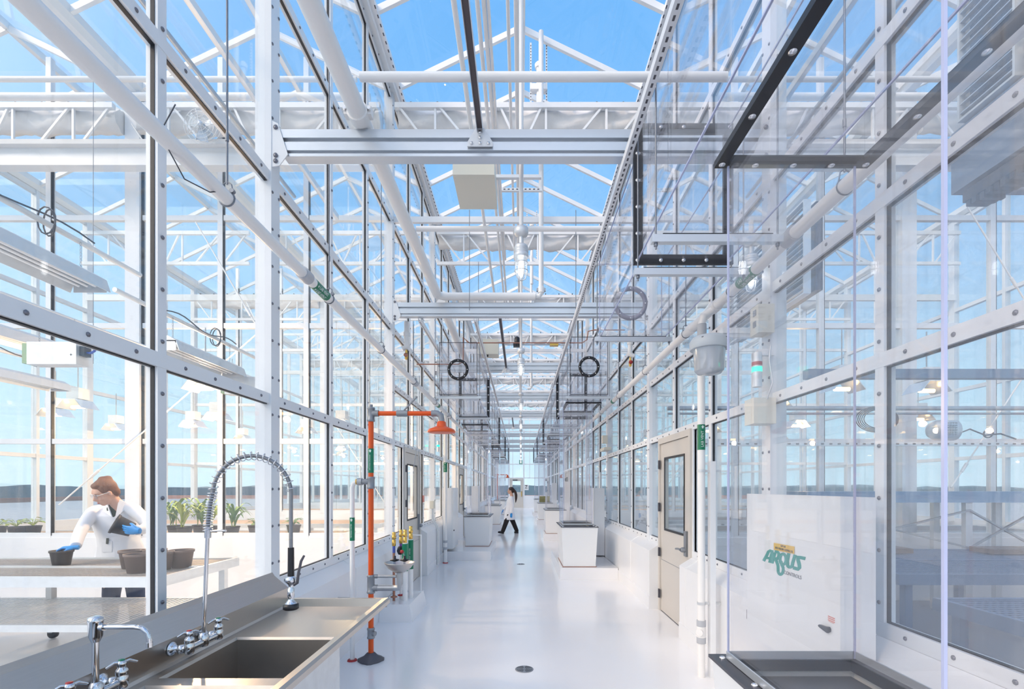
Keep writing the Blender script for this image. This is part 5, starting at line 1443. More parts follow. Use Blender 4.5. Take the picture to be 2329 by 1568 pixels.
# long grow-light troughs hung by chains
def chain(mb, a, b):
    a = Vector(a); b = Vector(b); n = max(2, int((b - a).length / 0.022))
    for i in range(n):
        p = a.lerp(b, (i + 0.5) / n); w = 0.006; h = 0.013
        ax = Vector((1, 0, 0)) if i % 2 else Vector((0, 1, 0))
        mb.tube([p + ax * w * math.cos(q) + Vector((0, 0, h * math.sin(q))) for q in [2 * PI * j / 8 for j in range(9)]], 0.0018, 4, caps=False)
def trough(x, y0, y1, z, label):
    t = thing('grow_light', label, 'lamp', (x, (y0 + y1) / 2, z), 'long grow light troughs')
    m = MB(); m.prism([(x - 0.15, z), (x - 0.12, z + 0.09), (x - 0.05, z + 0.13), (x + 0.05, z + 0.13), (x + 0.12, z + 0.09), (x + 0.15, z), (x + 0.145, z), (x + 0.11, z + 0.08), (x - 0.11, z + 0.08), (x - 0.145, z)], 'y', y0, y1); m.box(x - 0.12, x + 0.12, y0, y0 + 0.005, z, z + 0.09); m.box(x - 0.12, x + 0.12, y1 - 0.005, y1, z, z + 0.09)
    m.build('reflector_hood', GALVL, t)
    g = MB()
    for k in range(3): g.tube([(x - 0.06 + 0.06 * k, y0 + 0.03, z + 0.04), (x - 0.06 + 0.06 * k, y1 - 0.03, z + 0.04)], 0.012, 8)
    g.build('tube_lamp', PVC, t)
    m = MB(); m.tube([(x, y0 - 0.5, z + 0.33), (x, 4.0 if y0 < 3 else 6.25, z + 0.33)], 0.02, 10); m.build('carrier_pipe', PVC, t)
    c = MB()
    for y in (y0 + 0.1, y1 - 0.1): chain(c, (x + 0.02, y, z + 0.13), (x + 0.02, y, z + 0.32))
    c.build('hang_chain', GALV, t)
    w = MB(); pp = []
    for i in range(14):
        u = i / 13; pp.append((x + 0.03, y0 + (y1 - y0) * u, z + 0.35 + 0.03 * math.sin(u * 9)))
    w.tube(pp, 0.006, 6)
    w.tube([(x + 0.03 + 0.05 * math.cos(a), y1 - 0.35 + 0.02 * math.sin(a * 0.5), z + 0.33 + 0.09 * math.sin(a)) for a in [i * 0.5 for i in range(28)]], 0.005, 5)
    w.build('power_cable', CABLE, t)
trough(-3.15, 1.9, 3.54, 3.0, 'long grow light trough hanging nearest the left glass wall')
trough(-3.15, 4.25, 5.3, 2.78, 'grow light trough hanging beyond the narrow left mullion')
trough(-4.75, 3.9, 5.0, 2.92, 'grow light trough in the second row at the far left')
trough(-6.0, 5.2, 6.3, 2.82, 'small looking grow light trough against the left partition')
def ballast(x, y, z, label):
    t = thing('ballast_box', label, 'electrical box', (x, y, z))
    m = MB(); m.box(x - 0.21, x + 0.21, y, y + 0.12, z, z + 0.19); m.build('box_body', GALVL, t)
    m = MB(); m.box(x - 0.26, x - 0.21, y + 0.01, y + 0.11, z + 0.01, z + 0.18); m.build('green_end_cap', mat('pale_green_plastic', (0.35, 0.48, 0.30), 0.5) if 'pale_green_plastic' not in MATS else MATS['pale_green_plastic'], t)
    m = MB(); m.box(x + 0.165, x + 0.169, y - 0.001, y, z + 0.07, z + 0.09); m.box(x + 0.157, x + 0.177, y - 0.001, y, z + 0.078, z + 0.082); m.build('plus_mark', INK, t)
    c = MB()
    for dx in (-0.16, 0.14): chain(c, (x + dx, y + 0.06, z + 0.19), (x + dx, y + 0.06, z + 0.40))
    c.build('hang_chain', GALV, t)
    w = MB(); w.tube([(x + 0.26 + 0.07 * math.cos(a), y + 0.05 + 0.01 * a / 6, z + 0.17 + 0.06 * math.sin(a)) for a in [i * 0.45 for i in range(40)]], 0.006, 6); w.build('coiled_cable', BLUECABLE, t)
    MB().box(x + 0.21, x + 0.25, y + 0.03, y + 0.10, z + 0.08, z + 0.16).build('plug', CABLE, t)
ballast(-3.98, 4.1, 2.62, 'silver ballast box with green end and coiled blue cable, left of the narrow mullion')
ballast(-3.05, 5.32, 2.60, 'silver ballast box at the end of the trough beside the big white post')
# horizontal carrier pipe for it
tag(MB().tube([(-3.98, 2.0, 3.06), (-3.98, 6.2, 3.06)], 0.02, 10).build('carrier_pipe', PVC), 'white pipe carrying the silver ballast box in the left room', 'pipe')

def hps(x, y, z, label, glow=True):
    t = thing('grow_lamp', label, 'lamp', (x, y, z), 'sodium grow lamps in the rooms')
    m = MB(); m.prism([(x - 0.19, z), (x - 0.09, z + 0.13), (x + 0.09, z + 0.13), (x + 0.19, z), (x + 0.18, z), (x + 0.08, z + 0.12), (x - 0.08, z + 0.12), (x - 0.18, z)], 'y', y - 0.15, y + 0.15); m.build('reflector', REFLECT, t)
    m = MB(); m.box(x - 0.09, x + 0.09, y - 0.09, y + 0.09, z + 0.14, z + 0.30); m.build('ballast', WALLP, t)
    m = MB(); m.tube([(x - 0.09, y, z + 0.03), (x + 0.09, y, z + 0.03)], 0.024, 8); m.build('bulb', SODIUM, t)
    m = MB(); m.tube([(x, y, z + 0.30), (x, y, z + 0.75)], 0.008, 6); m.build('hanger', GALV, t)
    return t
H = hps(-3.75, 5.75, 2.72, 'glowing grow lamp seen below the rail between the two near left mullions')
grid = [(-6.5, 7.1), (-7.6, 7.9), (-5.2, 8.3), (-6.3, 9.3), (-8.2, 9.8), (-3.4, 9.2), (-4.6, 10.4), (-3.6, 12.0), (-6.9, 12.0), (-3.4, 14.6), (-5.6, 15.2), (-3.6, 17.2), (-6.6, 17.8), (-4.2, 21.5), (-3.0, 24.5), (-6.0, 23.5), (-3.4, 28.5),
        (3.85, 5.8), (4.95, 5.9), (3.8, 7.2), (5.3, 9.3), (6.9, 8.4), (4.0, 10.2), (3.2, 12.2), (6.4, 12.0), (3.3, 14.8), (5.2, 15.4), (3.2, 17.6), (4.8, 18.2), (3.4, 21.4), (5.4, 22.4), (3.2, 24.6), (3.5, 28.5)]
for i, (x, y) in enumerate(grid):
    side = 'left' if x < 0 else 'right'; q = i if x < 0 else i - 17
    dist = 'in the near room' if y < 6.7 else 'behind the first partition' if y < 13.2 else 'behind the second partition' if y < 19.7 else 'far down the building'
    same = [g for g in grid if (g[0] < 0) == (x < 0) and (0 if g[1] < 6.7 else 1 if g[1] < 13.2 else 2 if g[1] < 19.7 else 3) == (0 if y < 6.7 else 1 if y < 13.2 else 2 if y < 19.7 else 3)]
    same.sort(key=lambda g: g[1]); r = same.index((x, y))
    copy_tree(H, dx=x + 3.75, dy=y - 5.75, label='glowing grow lamp on the %s %s, %s from the camera' % (side, dist, ORD[r]))
# warm light the sodium lamps give
for i, (x, y) in enumerate([(-3.75, 5.75), (-5.2, 8.3), (-6.3, 9.3), (-3.6, 12.0), (-5.6, 15.2), (-4.2, 21.5), (5.3, 9.3), (3.3, 14.8)]):
    ld = bpy.data.lights.new('grow_light_glow', 'POINT'); ld.energy = 110 if x < 0 else 50; ld.shadow_soft_size = 0.05; ld.color = (1.0, 0.62, 0.32)
    lo = bpy.data.objects.new('grow_light_glow', ld); COL.objects.link(lo); lo.location = (x, y, 2.66)

# beams, pipes and braces in the rooms near the first partition
for s in (-1, 1):
    sd = 'left' if s < 0 else 'right'
    t = thing('room_beam', 'deep white box beam crossing the near %s room below the curtain' % sd, 'beam', (s * 5.4, 6.35, 5.72))
    MB().box(s * 1.9, s * 8.9, 6.28, 6.42, 5.76, 6.0).build('box_beam', WHITE, t)
    MB().box(s * 1.9, s * 8.9, 6.20, 6.28, 5.98, 6.04).build('cable_tray', CURTAIN, t)
    tag(MB().tube([(s * 1.9, 6.1, 6.50), (s * 8.9, 6.1, 6.50)], 0.045, 12).build('room_pipe', PVC), 'white pipe crossing the near %s room above the box beam' % sd, 'pipe')
    tag(MB().tube([(s * 1.9, 5.6, 6.30), (s * 8.9, 5.6, 6.30)], 0.03, 10).build('room_pipe', PVC), 'thin white pipe crossing the near %s room' % sd, 'pipe')
    tag(MB().tube([(s * 1.9, 4.2, 6.72), (s * 8.9, 4.2, 6.72)], 0.02, 10).build('room_pipe', PVC), 'thinnest white pipe high across the near %s room' % sd, 'pipe')
    tag(MB().tube([(s * 2.9, 0.4, 5.3), (s * 2.9, 6.2, 5.3)], 0.022, 10).build('shade_shaft', GALV), 'grey shaft running lengthwise high in the near %s room' % sd, 'shaft')
    tag(MB().box(s * 2.35 - 0.02, s * 2.35 + 0.02, 0.4, 6.2, 5.0, 5.06).build('room_rail', ALU), 'white rail running lengthwise in the near %s room' % sd, 'rail')
    for j, (y, zz) in enumerate(((9.9, 5.4), (16.4, 5.4))):
        tag(MB().box(s * 1.95, s * 8.9, y, y + 0.07, zz, zz + 0.12).build('room_beam', WHITE), 'white cross beam in the %s rooms, %s behind the first partition' % (sd, ORD[j]), 'beam')
def brace(a, b, label, r=0.010):
    t = thing('brace_rod', label, 'brace', ((a[0] + b[0]) / 2, (a[1] + b[1]) / 2, min(a[2], b[2])))
    MB().tube([a, b], r, 8).build('rod', PVC, t)
    A, B = Vector(a), Vector(b); m = A.lerp(B, 0.82); d = (B - A).normalized()
    MB().tube([m - d * 0.07, m + d * 0.07], r * 2.0, 8).build('turnbuckle', PVC, t)
def P2(px, py, Z): return tuple(pt(px, py, Z))
brace(P2(445, 505, 6.6), P2(591, 754, 6.6), 'slanting white brace rod in the left room right of the wide column')
brace(P2(591, 754, 6.6), P2(134, 1149, 6.6), 'slanting white brace rod running down behind the leaning person')
brace(P2(300, 283, 6.6), P2(352, 360, 6.6), 'short brace rod at the top of the left wide column')
brace(P2(2329, 855, 6.6), P2(2163, 1110, 6.6), 'slanting brace rod in the right room')
brace(P2(2200, 470, 6.6), P2(2329, 680, 6.6), 'upper slanting brace rod in the right room')
brace((3.6, 13.1, 1.0), (5.3, 13.1, 3.7), 'brace rod in the second right partition')
brace((-3.6, 13.1, 1.0), (-5.3, 13.1, 3.7), 'brace rod in the second left partition')
wire_fan(-3.95, 6.0, 6.05, 0.21, 'large wire-guarded fan high in the left room between the posts')
wire_fan(3.1, 9.0, 4.3, 0.16, 'wire-guarded fan in the right room behind the door')
for i, px in enumerate((212, 740)):
    Z = 5.2 if i == 0 else 4.3
    c = pt(px, 500, Z)
    if i == 0: tag(MB().tube([(c.x, Z, 2.9), (c.x, Z, 6.1)], 0.003, 5).build('pull_cable', ROPE), 'thin hanging cable in the left room', 'cable')
# pipes standing in the left room behind the shower
for i, px in enumerate((775, 800, 860)):
    c = pt(px, 1100, 9.0)

# ================================================================ RIGHT ROOMS
b = bench(3.05, 8.5, 3.9, 5.5, 0.86, 'large blue-grey mesh bench in the near right room', BENCHB, BENCHB, shelf=None, casters=False, mids=1)
bench(2.85, 6.0, 1.95, 3.35, 0.80, 'blue-grey bench nearest the camera in the right room', BENCHB, BENCHB, shelf=0.22, casters=False, mids=0)
t = thing('raised_tray_table', 'high table with thick blue tray top and crossed braces in the right room', 'table', (5.2, 6.0, 0))
MB().box(3.4, 6.25, 5.75, 6.3, 1.39, 1.52).build('tray_top', mat('blue_tray', (0.24, 0.38, 0.55), 0.4), t)
for i, x in enumerate((3.5, 5.35, 6.15)):
    for y in (5.8, 6.25): MB().box(x - 0.04, x + 0.04, y - 0.03, y + 0.03, 0, 1.39).build('leg', GALVL, t)
m = MB()
for x0, x1 in ((3.5, 5.35), (5.35, 6.15)):
    m.bar((x0, 5.77, 1.3), (x1, 5.77, 0.85), 0.02, 0.03, (0, 1, 0)); m.bar((x0, 5.76, 0.85), (x1, 5.76, 1.3), 0.02, 0.03, (0, 1, 0))
m.build('cross_brace', GALV, t)
tag(MB().box(6.35, 8.6, 5.75, 6.3, 1.41, 1.52).build('raised_shelf', MATS['blue_tray']), 'blue shelf panel at the right picture edge', 'shelf') if False else MB().box(6.35, 8.6, 5.75, 6.3, 1.39, 1.52).build('side_tray', MATS['blue_tray'], t)
MB().box(8.5, 8.58, 5.8, 6.25, 0, 1.39).build('leg', GALVL, t)
def seedtray(x, y, z, label): tag(MB().box(x - 0.35, x + 0.35, y - 0.14, y + 0.14, z, z + 0.05).build('seed_tray', POTB), label, 'tray')
seedtray(5.3, 5.2, 0.873, 'brown seed tray on the back of the large blue-grey bench')
seedtray(3.8, 5.25, 0.873, 'brown seed tray at the left end of the large blue-grey bench')
for i, y in enumerate((7.8, 10.4, 14.6, 17.4, 21.0, 24.0)):
    bench(2.9, 8.5, y, y + 1.2, 0.85, 'pale bench in the right rooms, %s beyond the first partition' % ORD[i], GALVL, CARDB if i > 1 else STAB, casters=False, mids=0)
# fan-coil unit with louvred panels above a blue-grey housing
t = thing('louvred_heater', 'big louvred unit over a blue-grey housing behind the near right window', 'heater', (2.6, 1.6, 3.2))
MB().box(2.42, 2.85, 0.3, 2.72, 3.22, 3.56).build('housing', DUCTGREY, t)
m = MB(); m.box(2.43, 2.55, 0.3, 2.66, 3.14, 3.20); 
for i in range(60): m.box(2.43 + (i % 2) * 0.006, 2.55, 0.32 + i * 0.039, 0.345 + i * 0.039, 3.10 + 0.006 * (i % 3), 3.15)
m.build('ragged_skirt', DARKCAST, t)
m = MB()
for a, b in ((0.35, 1.18), (1.24, 2.30), (2.35, 2.66)): m.frame('x', 2.40, 2.46, a, b, 3.58, 4.95, 0.012)
m.build('panel_frame', ALU, t)
MB().box(2.50, 2.56, 0.3, 2.70, 3.56, 5.0).build('dark_back', FIN, t)
m = MB()
for a, b in ((0.36, 1.17), (1.25, 2.29), (2.36, 2.65)):
    for i in range(26): m.box(2.405, 2.43, a, b, 3.62 + i * 0.05, 3.626 + i * 0.05)
m.build('louvre_slats', SILVER, t)
t = thing('louvred_heater', 'smaller louvred unit above the canister on the right', 'heater', (2.6, 4.7, 3.2))
MB().box(2.50, 2.56, 4.1, 5.6, 3.25, 4.0).build('dark_back', FIN, t)
m = MB(); m.frame('x', 2.40, 2.46, 4.1, 5.6, 3.22, 4.02, 0.014); m.build('panel_frame', ALU, t)
m = MB()
for i in range(15): m.box(2.405, 2.43, 4.12, 5.58, 3.26 + i * 0.05, 3.266 + i * 0.05)
m.build('louvre_slats', SILVER, t)
# hanging motors on rails near the right partition
t = thing('irrigation_rail', 'double grey rail crossing the right room in front of the partition', 'rail', (5.4, 6.4, 2.1))
MB().tube([(1.95, 6.42, 2.62), (8.85, 6.42, 2.62)], 0.03, 10).build('upper_pipe', GALV, t)
MB().tube([(1.95, 6.42, 2.55), (8.85, 6.42, 2.55)], 0.015, 10).build('lower_pipe', GALV, t)
m = MB(); m.box(2.1, 8.85, 6.38, 6.44, 2.12, 2.17)
for i in range(60): m.box(2.2 + i * 0.11, 2.24 + i * 0.11, 6.378, 6.38, 2.135, 2.155, 1)
m.build('slotted_strut', [GALVL, DARKCAST], t)
def motor(x, label):
    t = thing('gear_motor', label, 'motor', (x, 6.4, 2.18))
    m = MB(); m.lathe([(0.0001, -0.16), (0.10, -0.15), (0.135, -0.08), (0.135, 0.14), (0.09, 0.17), (0.0001, 0.17)], (x, 6.36, 2.32), 20, 'x'); m.build('motor_housing', GALVL, t)
    m = MB()
    for i in range(6):
        for j in range(6): m.box(x - 0.13 + i * 0.034, x - 0.108 + i * 0.034, 6.215, 6.222, 2.24 + j * 0.03, 2.258 + j * 0.03)
    m.build('vent_grille', CAST, t)
    m = MB(); m.tube([(x + 0.17, 6.3, 2.28), (x + 0.3, 6.3, 2.33), (x + 0.5, 6.3, 2.25), (x + 0.7, 6.3, 2.27), (x + 0.9, 6.3, 2.2)], 0.010, 6)
    m.tube([(x + 0.55 + 0.06 * math.cos(a), 6.3 + a * 0.002, 2.27 + 0.05 * math.sin(a)) for a in [i * 0.5 for i in range(26)]], 0.006, 5); m.build('motor_cable', CABLE, t)
motor(5.55, 'grey gear motor with square vent grille on the rail in the right room'); motor(6.9, 'grey gear motor at the right picture edge')
m = MB()
for k in range(5):
    R_ = 0.13 + 0.012 * k
    m.tube([(4.45 + R_ * 1.5 * math.cos(a), 6.0 + 0.01 * k, 2.42 + R_ * 0.9 * math.sin(a)) for a in [2 * PI * i / 24 for i in range(25)]], 0.006, 5, caps=False)
tag(m.build('coiled_hose', CABLE), 'dark coiled hose hanging in the right room left of the gear motor', 'hose')
tag(MB().box(1.9, 3.9, 3.2, 3.26, 2.30, 2.36).build('room_rail', BENCHB), 'grey-blue rail across the near right room', 'rail')
# second, simpler orange shower farther on
for i, (x, y, lb) in enumerate(((-1.30, 27.0, 'small far orange emergency shower near the end wall on the left'),)):
    t = thing('safety_shower', lb, 'safety shower', (x, y, 0))
    MB().tube([(x, y, 0), (x, y, 2.3)], 0.024, 10).build('pole', ORANGE, t); MB().tube([(x, y, 2.24), (x + 0.55, y, 2.24)], 0.021, 8).build('arm', ORANGE, t)
    MB().lathe([(0.0001, 2.07), (0.128, 2.08), (0.07, 2.118), (0.03, 2.24)], (x + 0.56, y, 0), 16).build('shower_head', ORANGE, t)
# ================================================================ PEOPLE
def limb(mb, pts, rs, n=14, m=0):
    P = [Vector(p) for p in pts]; Q = []; R_ = []
    for i in range(len(P) - 1):
        k = 5
        for j in range(k):
            u = j / k
            p0 = P[max(i - 1, 0)]; p1 = P[i]; p2 = P[i + 1]; p3 = P[min(i + 2, len(P) - 1)]
            q = 0.5 * ((2 * p1) + (p2 - p0) * u + (2 * p0 - 5 * p1 + 4 * p2 - p3) * u * u + (3 * p1 - p0 - 3 * p2 + p3) * u ** 3)
            Q.append(q); R_.append(rs[i] * (1 - u) + rs[i + 1] * u)
    Q.append(P[-1]); R_.append(rs[-1])
    mb.tube(Q, R_, n, m)
def basis(fwd, up):
    f = Vector(fwd).normalized(); u = Vector(up); u = (u - f * u.dot(f)).normalized(); r = f.cross(u).normalized()
    return Matrix((r, f, u)).transposed()      # columns right, forward, up
def head(parent, c, fwd, up, S=1.0, hair=HAIR, goggles=True, style='bun'):
    """c = centre of the head; builds face (part of the body mesh list), hair, eyes"""
    B = basis(fwd, up); c = Vector(c)
    def w(x, y, z): return c + B @ (Vector((x, y, z)) * S)
    m = MB()
    m.ell(w(0, -0.012, 0.025), 0.074 * S, 0.092 * S, 0.092 * S, 20, rot=B)
    m.ell(w(0, 0.022, -0.045), 0.056 * S, 0.066 * S, 0.066 * S, 18, rot=B)
    m.ell(w(0, 0.058, -0.088), 0.024 * S, 0.024 * S, 0.020 * S, 12, rot=B)
    m.ell(w(0, 0.050, 0.035), 0.058 * S, 0.036 * S, 0.040 * S, 14, rot=B)
    m.tube([w(0, 0.080, 0.018), w(0, 0.098, -0.012), w(0, 0.106, -0.030)], [0.009 * S, 0.011 * S, 0.014 * S], 10)
    m.ell(w(0, 0.094, -0.034), 0.016 * S, 0.012 * S, 0.009 * S, 10, rot=B)
    for s in (-1, 1):
        m.ell(w(s * 0.036, 0.062, -0.028), 0.020 * S, 0.020 * S, 0.020 * S, 10, rot=B)
        m.ell(w(s * 0.076, -0.005, -0.008), 0.009 * S, 0.018 * S, 0.029 * S, 10, rot=B)
        m.tube([w(s * 0.014, 0.083, 0.031), w(s * 0.034, 0.079, 0.036), w(s * 0.052, 0.064, 0.030)], 0.007 * S, 8)
    m.ell(w(0, 0.084, -0.058), 0.024 * S, 0.010 * S, 0.007 * S, 10, rot=B)
    m.ell(w(0, 0.080, -0.069), 0.020 * S, 0.011 * S, 0.007 * S, 10, rot=B)
    # neck
    m.tube([w(0, -0.015, -0.04), w(0, -0.025, -0.12), w(0, -0.035, -0.19)], [0.052 * S, 0.050 * S, 0.058 * S], 16)
    e = MB()
    for s in (-1, 1): e.ell(w(s * 0.031, 0.073, 0.012), 0.012 * S, 0.010 * S, 0.008 * S, 10, rot=B)
    for s in (-1, 1): e.ell(w(s * 0.031, 0.081, 0.011), 0.005 * S, 0.004 * S, 0.005 * S, 8, 1, rot=B)
    e.build('eyes', [EYE, INK], parent)
    l = MB(); l.ell(w(0, 0.0915, -0.0625), 0.021 * S, 0.006 * S, 0.007 * S, 10, rot=B); l.build('lips', LIP, parent)
    h = MB()
    h.ell(w(0, -0.024, 0.040), 0.083 * S, 0.094 * S, 0.094 * S, 22, rot=B)
    h.ell(w(0, 0.026, 0.092), 0.060 * S, 0.042 * S, 0.026 * S, 16, rot=B)
    h.ell(w(0, -0.062, -0.02), 0.066 * S, 0.050 * S, 0.062 * S, 16, rot=B)
    for s in (-1, 1): h.ell(w(s * 0.066, 0.000, 0.045), 0.015 * S, 0.046 * S, 0.045 * S, 12, rot=B)
    if style == 'bun': h.ell(w(0, -0.075, 0.10), 0.042 * S, 0.040 * S, 0.036 * S, 14, rot=B); h.ell(w(0.02, -0.045, 0.125), 0.03 * S, 0.03 * S, 0.02 * S, 10, rot=B)
    else:
        h.ell(w(0, -0.11, 0.03), 0.032 * S, 0.034 * S, 0.034 * S, 12, rot=B)
        limb(h, [w(0, -0.11, 0.03), w(0, -0.150, -0.04), w(0.0, -0.175, -0.16), w(0, -0.170, -0.28), w(0, -0.155, -0.40)], [0.028 * S, 0.042 * S, 0.046 * S, 0.034 * S, 0.008 * S])
    smooth_mod(h.build('hair', hair, parent), 0.009 * S, 2)
    if goggles:
        g = MB()
        for s in (-1, 1): g.ell(w(s * 0.034, 0.090, 0.010), 0.034 * S, 0.008 * S, 0.024 * S, 14, rot=B)
        go = g.build('safety_goggles', GOGG, parent)
        g = MB()
        for s in (-1, 1): g.tube([w(s * 0.066, 0.080, 0.014), w(s * 0.080, 0.03, 0.012), w(s * 0.084, -0.01, 0.006)], 0.0022 * S, 6)
        g.build('goggle_arm', PAPER, go)
    return m
def hand(c, d, palm, thumb_side, curl, parent, S=1.0, spread=0.12, name='glove', curls=None):
    """c wrist, d pointing direction, palm = palm normal; five separate fingers"""
    B = basis(d, -Vector(palm)); c = Vector(c)       # columns: right, forward, up(back of hand)
    def w(x, y, z): return c + B @ (Vector((x, y, z)) * S)
    m = MB()
    # palm
    rings = []
    for y, wd, th in ((-0.02, 0.026, 0.020), (0.01, 0.030, 0.019), (0.045, 0.040, 0.016), (0.08, 0.042, 0.014), (0.092, 0.040, 0.011)):
        rings.append([w(wd * math.cos(2 * PI * j / 14), y, th * math.sin(2 * PI * j / 14)) for j in range(14)])
    m.loft(rings)
    L = [0.070, 0.080, 0.075, 0.058]
    for i in range(4):
        x = (-0.030 + 0.020 * i) * thumb_side * -1
        cu = (curls[i] if curls else curl)
        a = cu * 0.55; p = Vector((x, 0.086, 0)); pts = [p.copy()]
        sp = (i - 1.5) * spread * 0.25 * thumb_side * -1
        for seg, fr in ((0, 0.45), (1, 0.32), (2, 0.23)):
            p = p + Vector((math.sin(sp), math.cos(a) * math.cos(sp), -math.sin(a))) * L[i] * fr; pts.append(p.copy()); a += cu * 0.6
        m.tube([w(*Vector((x, 0.07, 0)))] + [w(*q) for q in pts], [0.0095 * S, 0.0095 * S, 0.0088 * S, 0.0080 * S, 0.0055 * S], 10)
    t = thumb_side
    m.tube([w(-0.022 * -t * -1 * -1 if False else 0.024 * -t * -1, 0.018, -0.006), w(0.042 * t, 0.045, -0.014), w(0.050 * t, 0.072, -0.022 - curl * 0.012), w(0.046 * t, 0.092, -0.030 - curl * 0.022)], [0.014 * S, 0.0125 * S, 0.0105 * S, 0.007 * S], 10)
    return smooth_mod(m.build(name, GLOVE, parent), 0.0042 * S, 1)
def ringe(c, rx, ry, ang=0.0, tilt=(0, 0, 0), n=24, fold=0.0, ph=0.0):
    c = Vector(c); g = []
    for j in range(n):
        a = 2 * PI * j / n; f = 1 + fold * math.sin(a * 5 + ph) 
        x, y = rx * f * math.cos(a), ry * f * math.sin(a)
        g.append(c + Vector((x * math.cos(ang) - y * math.sin(ang), x * math.sin(ang) + y * math.cos(ang), tilt[0] * x + tilt[1] * y)))
    return g

# --- person leaning over the bench in the left room
Zp = 5.30
P = lambda x, y, Z=Zp: pt(x, y, Z)
body = MB()
t = thing('person', 'person in white lab coat and blue gloves leaning over the bench with a dark pot', 'person', P(272, 1455, Zp) * 1.0)
t.location.z = 0.0
hc = P(239, 1121, 5.16)
fw = Vector((-0.45, -0.76, -0.50)); up_ = Vector((-0.15, -0.35, 0.9))
hm = head(t, hc, fw, up_, 1.14, HAIR, True, 'bun')
# body under the clothes: continuous
nk = P(257, 1150, 5.32)
body.v = hm.v; body.f = hm.f; body.m = hm.m; body.s = hm.s
hip = P(275, 1262, 5.40)
body.loft([ringe(nk + Vector((0, 0.0, -0.02)), 0.07, 0.06), ringe(nk + Vector((0.01, 0.02, -0.10)), 0.17, 0.10), ringe(P(262, 1200, 5.36), 0.15, 0.10), ringe(hip, 0.16, 0.11), ringe(hip + Vector((0, 0, -0.12)), 0.15, 0.11)])
shL, elL, wrL = P(208, 1162, 5.22), P(184, 1208, 4.98), P(172, 1243, 4.74)
shR, elR, wrR = P(303, 1155, 5.30), P(336, 1196, 5.22), P(311, 1208, 5.02)
limb(body, [P(236, 1168, 5.32), P(213, 1169, 5.24), elL, wrL], [0.05, 0.042, 0.034, 0.022]); limb(body, [P(285, 1162, 5.33), P(301, 1161, 5.30), elR, wrR], [0.05, 0.042, 0.034, 0.022])
for dx in (-0.11, 0.11):
    limb(body, [hip + Vector((dx, 0, -0.05)), hip + Vector((dx * 1.2, 0.0, -0.42)), hip + Vector((dx * 1.3, 0.02, -hip.z + 0.06)), hip + Vector((dx * 1.3, -0.10, -hip.z + 0.03))], [0.075, 0.055, 0.036, 0.03])
smooth_mod(body.build('body', SKIN, t), 0.0085, 1)
# coat
co = MB()
nkc = P(258, 1152, 5.34)
rr = [ringe(nkc + Vector((0.0, 0.01, 0.012)), 0.085, 0.075, 0.1), ringe(nkc + Vector((0.0, 0.02, -0.05)), 0.175, 0.105, 0.15), ringe(P(258, 1172, 5.33), 0.235, 0.140, 0.15), ringe(P(262, 1195, 5.33), 0.222, 0.145, 0.12, fold=0.02), ringe(P(268, 1220, 5.34), 0.205, 0.145, 0.08, fold=0.025), ringe(P(274, 1243, 5.36), 0.225, 0.160, 0.05, fold=0.03, ph=1), ringe(P(279, 1268, 5.38), 0.262, 0.185, 0.0, fold=0.035, ph=2), ringe(P(281, 1300, 5.40), 0.28, 0.20, 0.0, fold=0.04, ph=2.4), ringe(P(282, 1325, 5.40), 0.285, 0.21, 0.0, fold=0.05, ph=2.8)]
co.loft(rr)
limb(co, [P(236, 1166, 5.32), P(212, 1167, 5.24), elL, wrL], [0.078, 0.068, 0.056, 0.046], 18)
limb(co, [P(285, 1160, 5.33), P(302, 1159, 5.30), elR, wrR], [0.080, 0.072, 0.060, 0.048], 18)
smooth_mod(co.build('lab_coat', COAT, t), 0.011, 2, 0.6)
# collar, lapels, buttons line, pocket
cl = MB()
for sg in (-1, 1):
    a = [(244, 1146), (256, 1176)] if sg < 0 else [(272, 1143), (263, 1182)]
    n1 = P(*a[0], 5.24); n2 = P(*a[1], 5.17); wv = Vector((sg * 0.055, 0.015, 0.01))
    cl._add([n1 + Vector((0, 0, 0.03)), n1 + wv * 1.0 + Vector((0, 0.03, -0.02)), n1 + wv * 0.9 + Vector((0, 0, -0.09)), n2, n1 + Vector((0, -0.012, 0.03)), n1 + wv + Vector((0, 0.018, -0.02)), n1 + wv * 0.9 + Vector((0, -0.012, -0.09)), n2 + Vector((0, -0.012, 0))],
            [(0, 1, 2, 3), (7, 6, 5, 4), (0, 4, 5, 1), (1, 5, 6, 2), (2, 6, 7, 3), (3, 7, 4, 0)])
cl.build('coat_collar', COAT, t)
vn = MB(); vn.ell(P(257, 1160, 5.255), 0.062, 0.045, 0.075, 14); vn.ell(P(260, 1172, 5.235), 0.03, 0.03, 0.05, 12); vn.build('shirt', SHIRT, t)
pk = MB(); p0 = P(240, 1236, 5.17); pk.box(p0.x - 0.065, p0.x + 0.045, p0.y + 0.026, p0.y + 0.05, p0.z - 0.10, p0.z + 0.02); po = pk.build('coat_pocket', COAT, t)
MB().tube([p0 + Vector((0.0, 0.02, -0.01)), p0 + Vector((0.005, 0.02, 0.05))], 0.011, 8).build('pen', SHIRT, po)
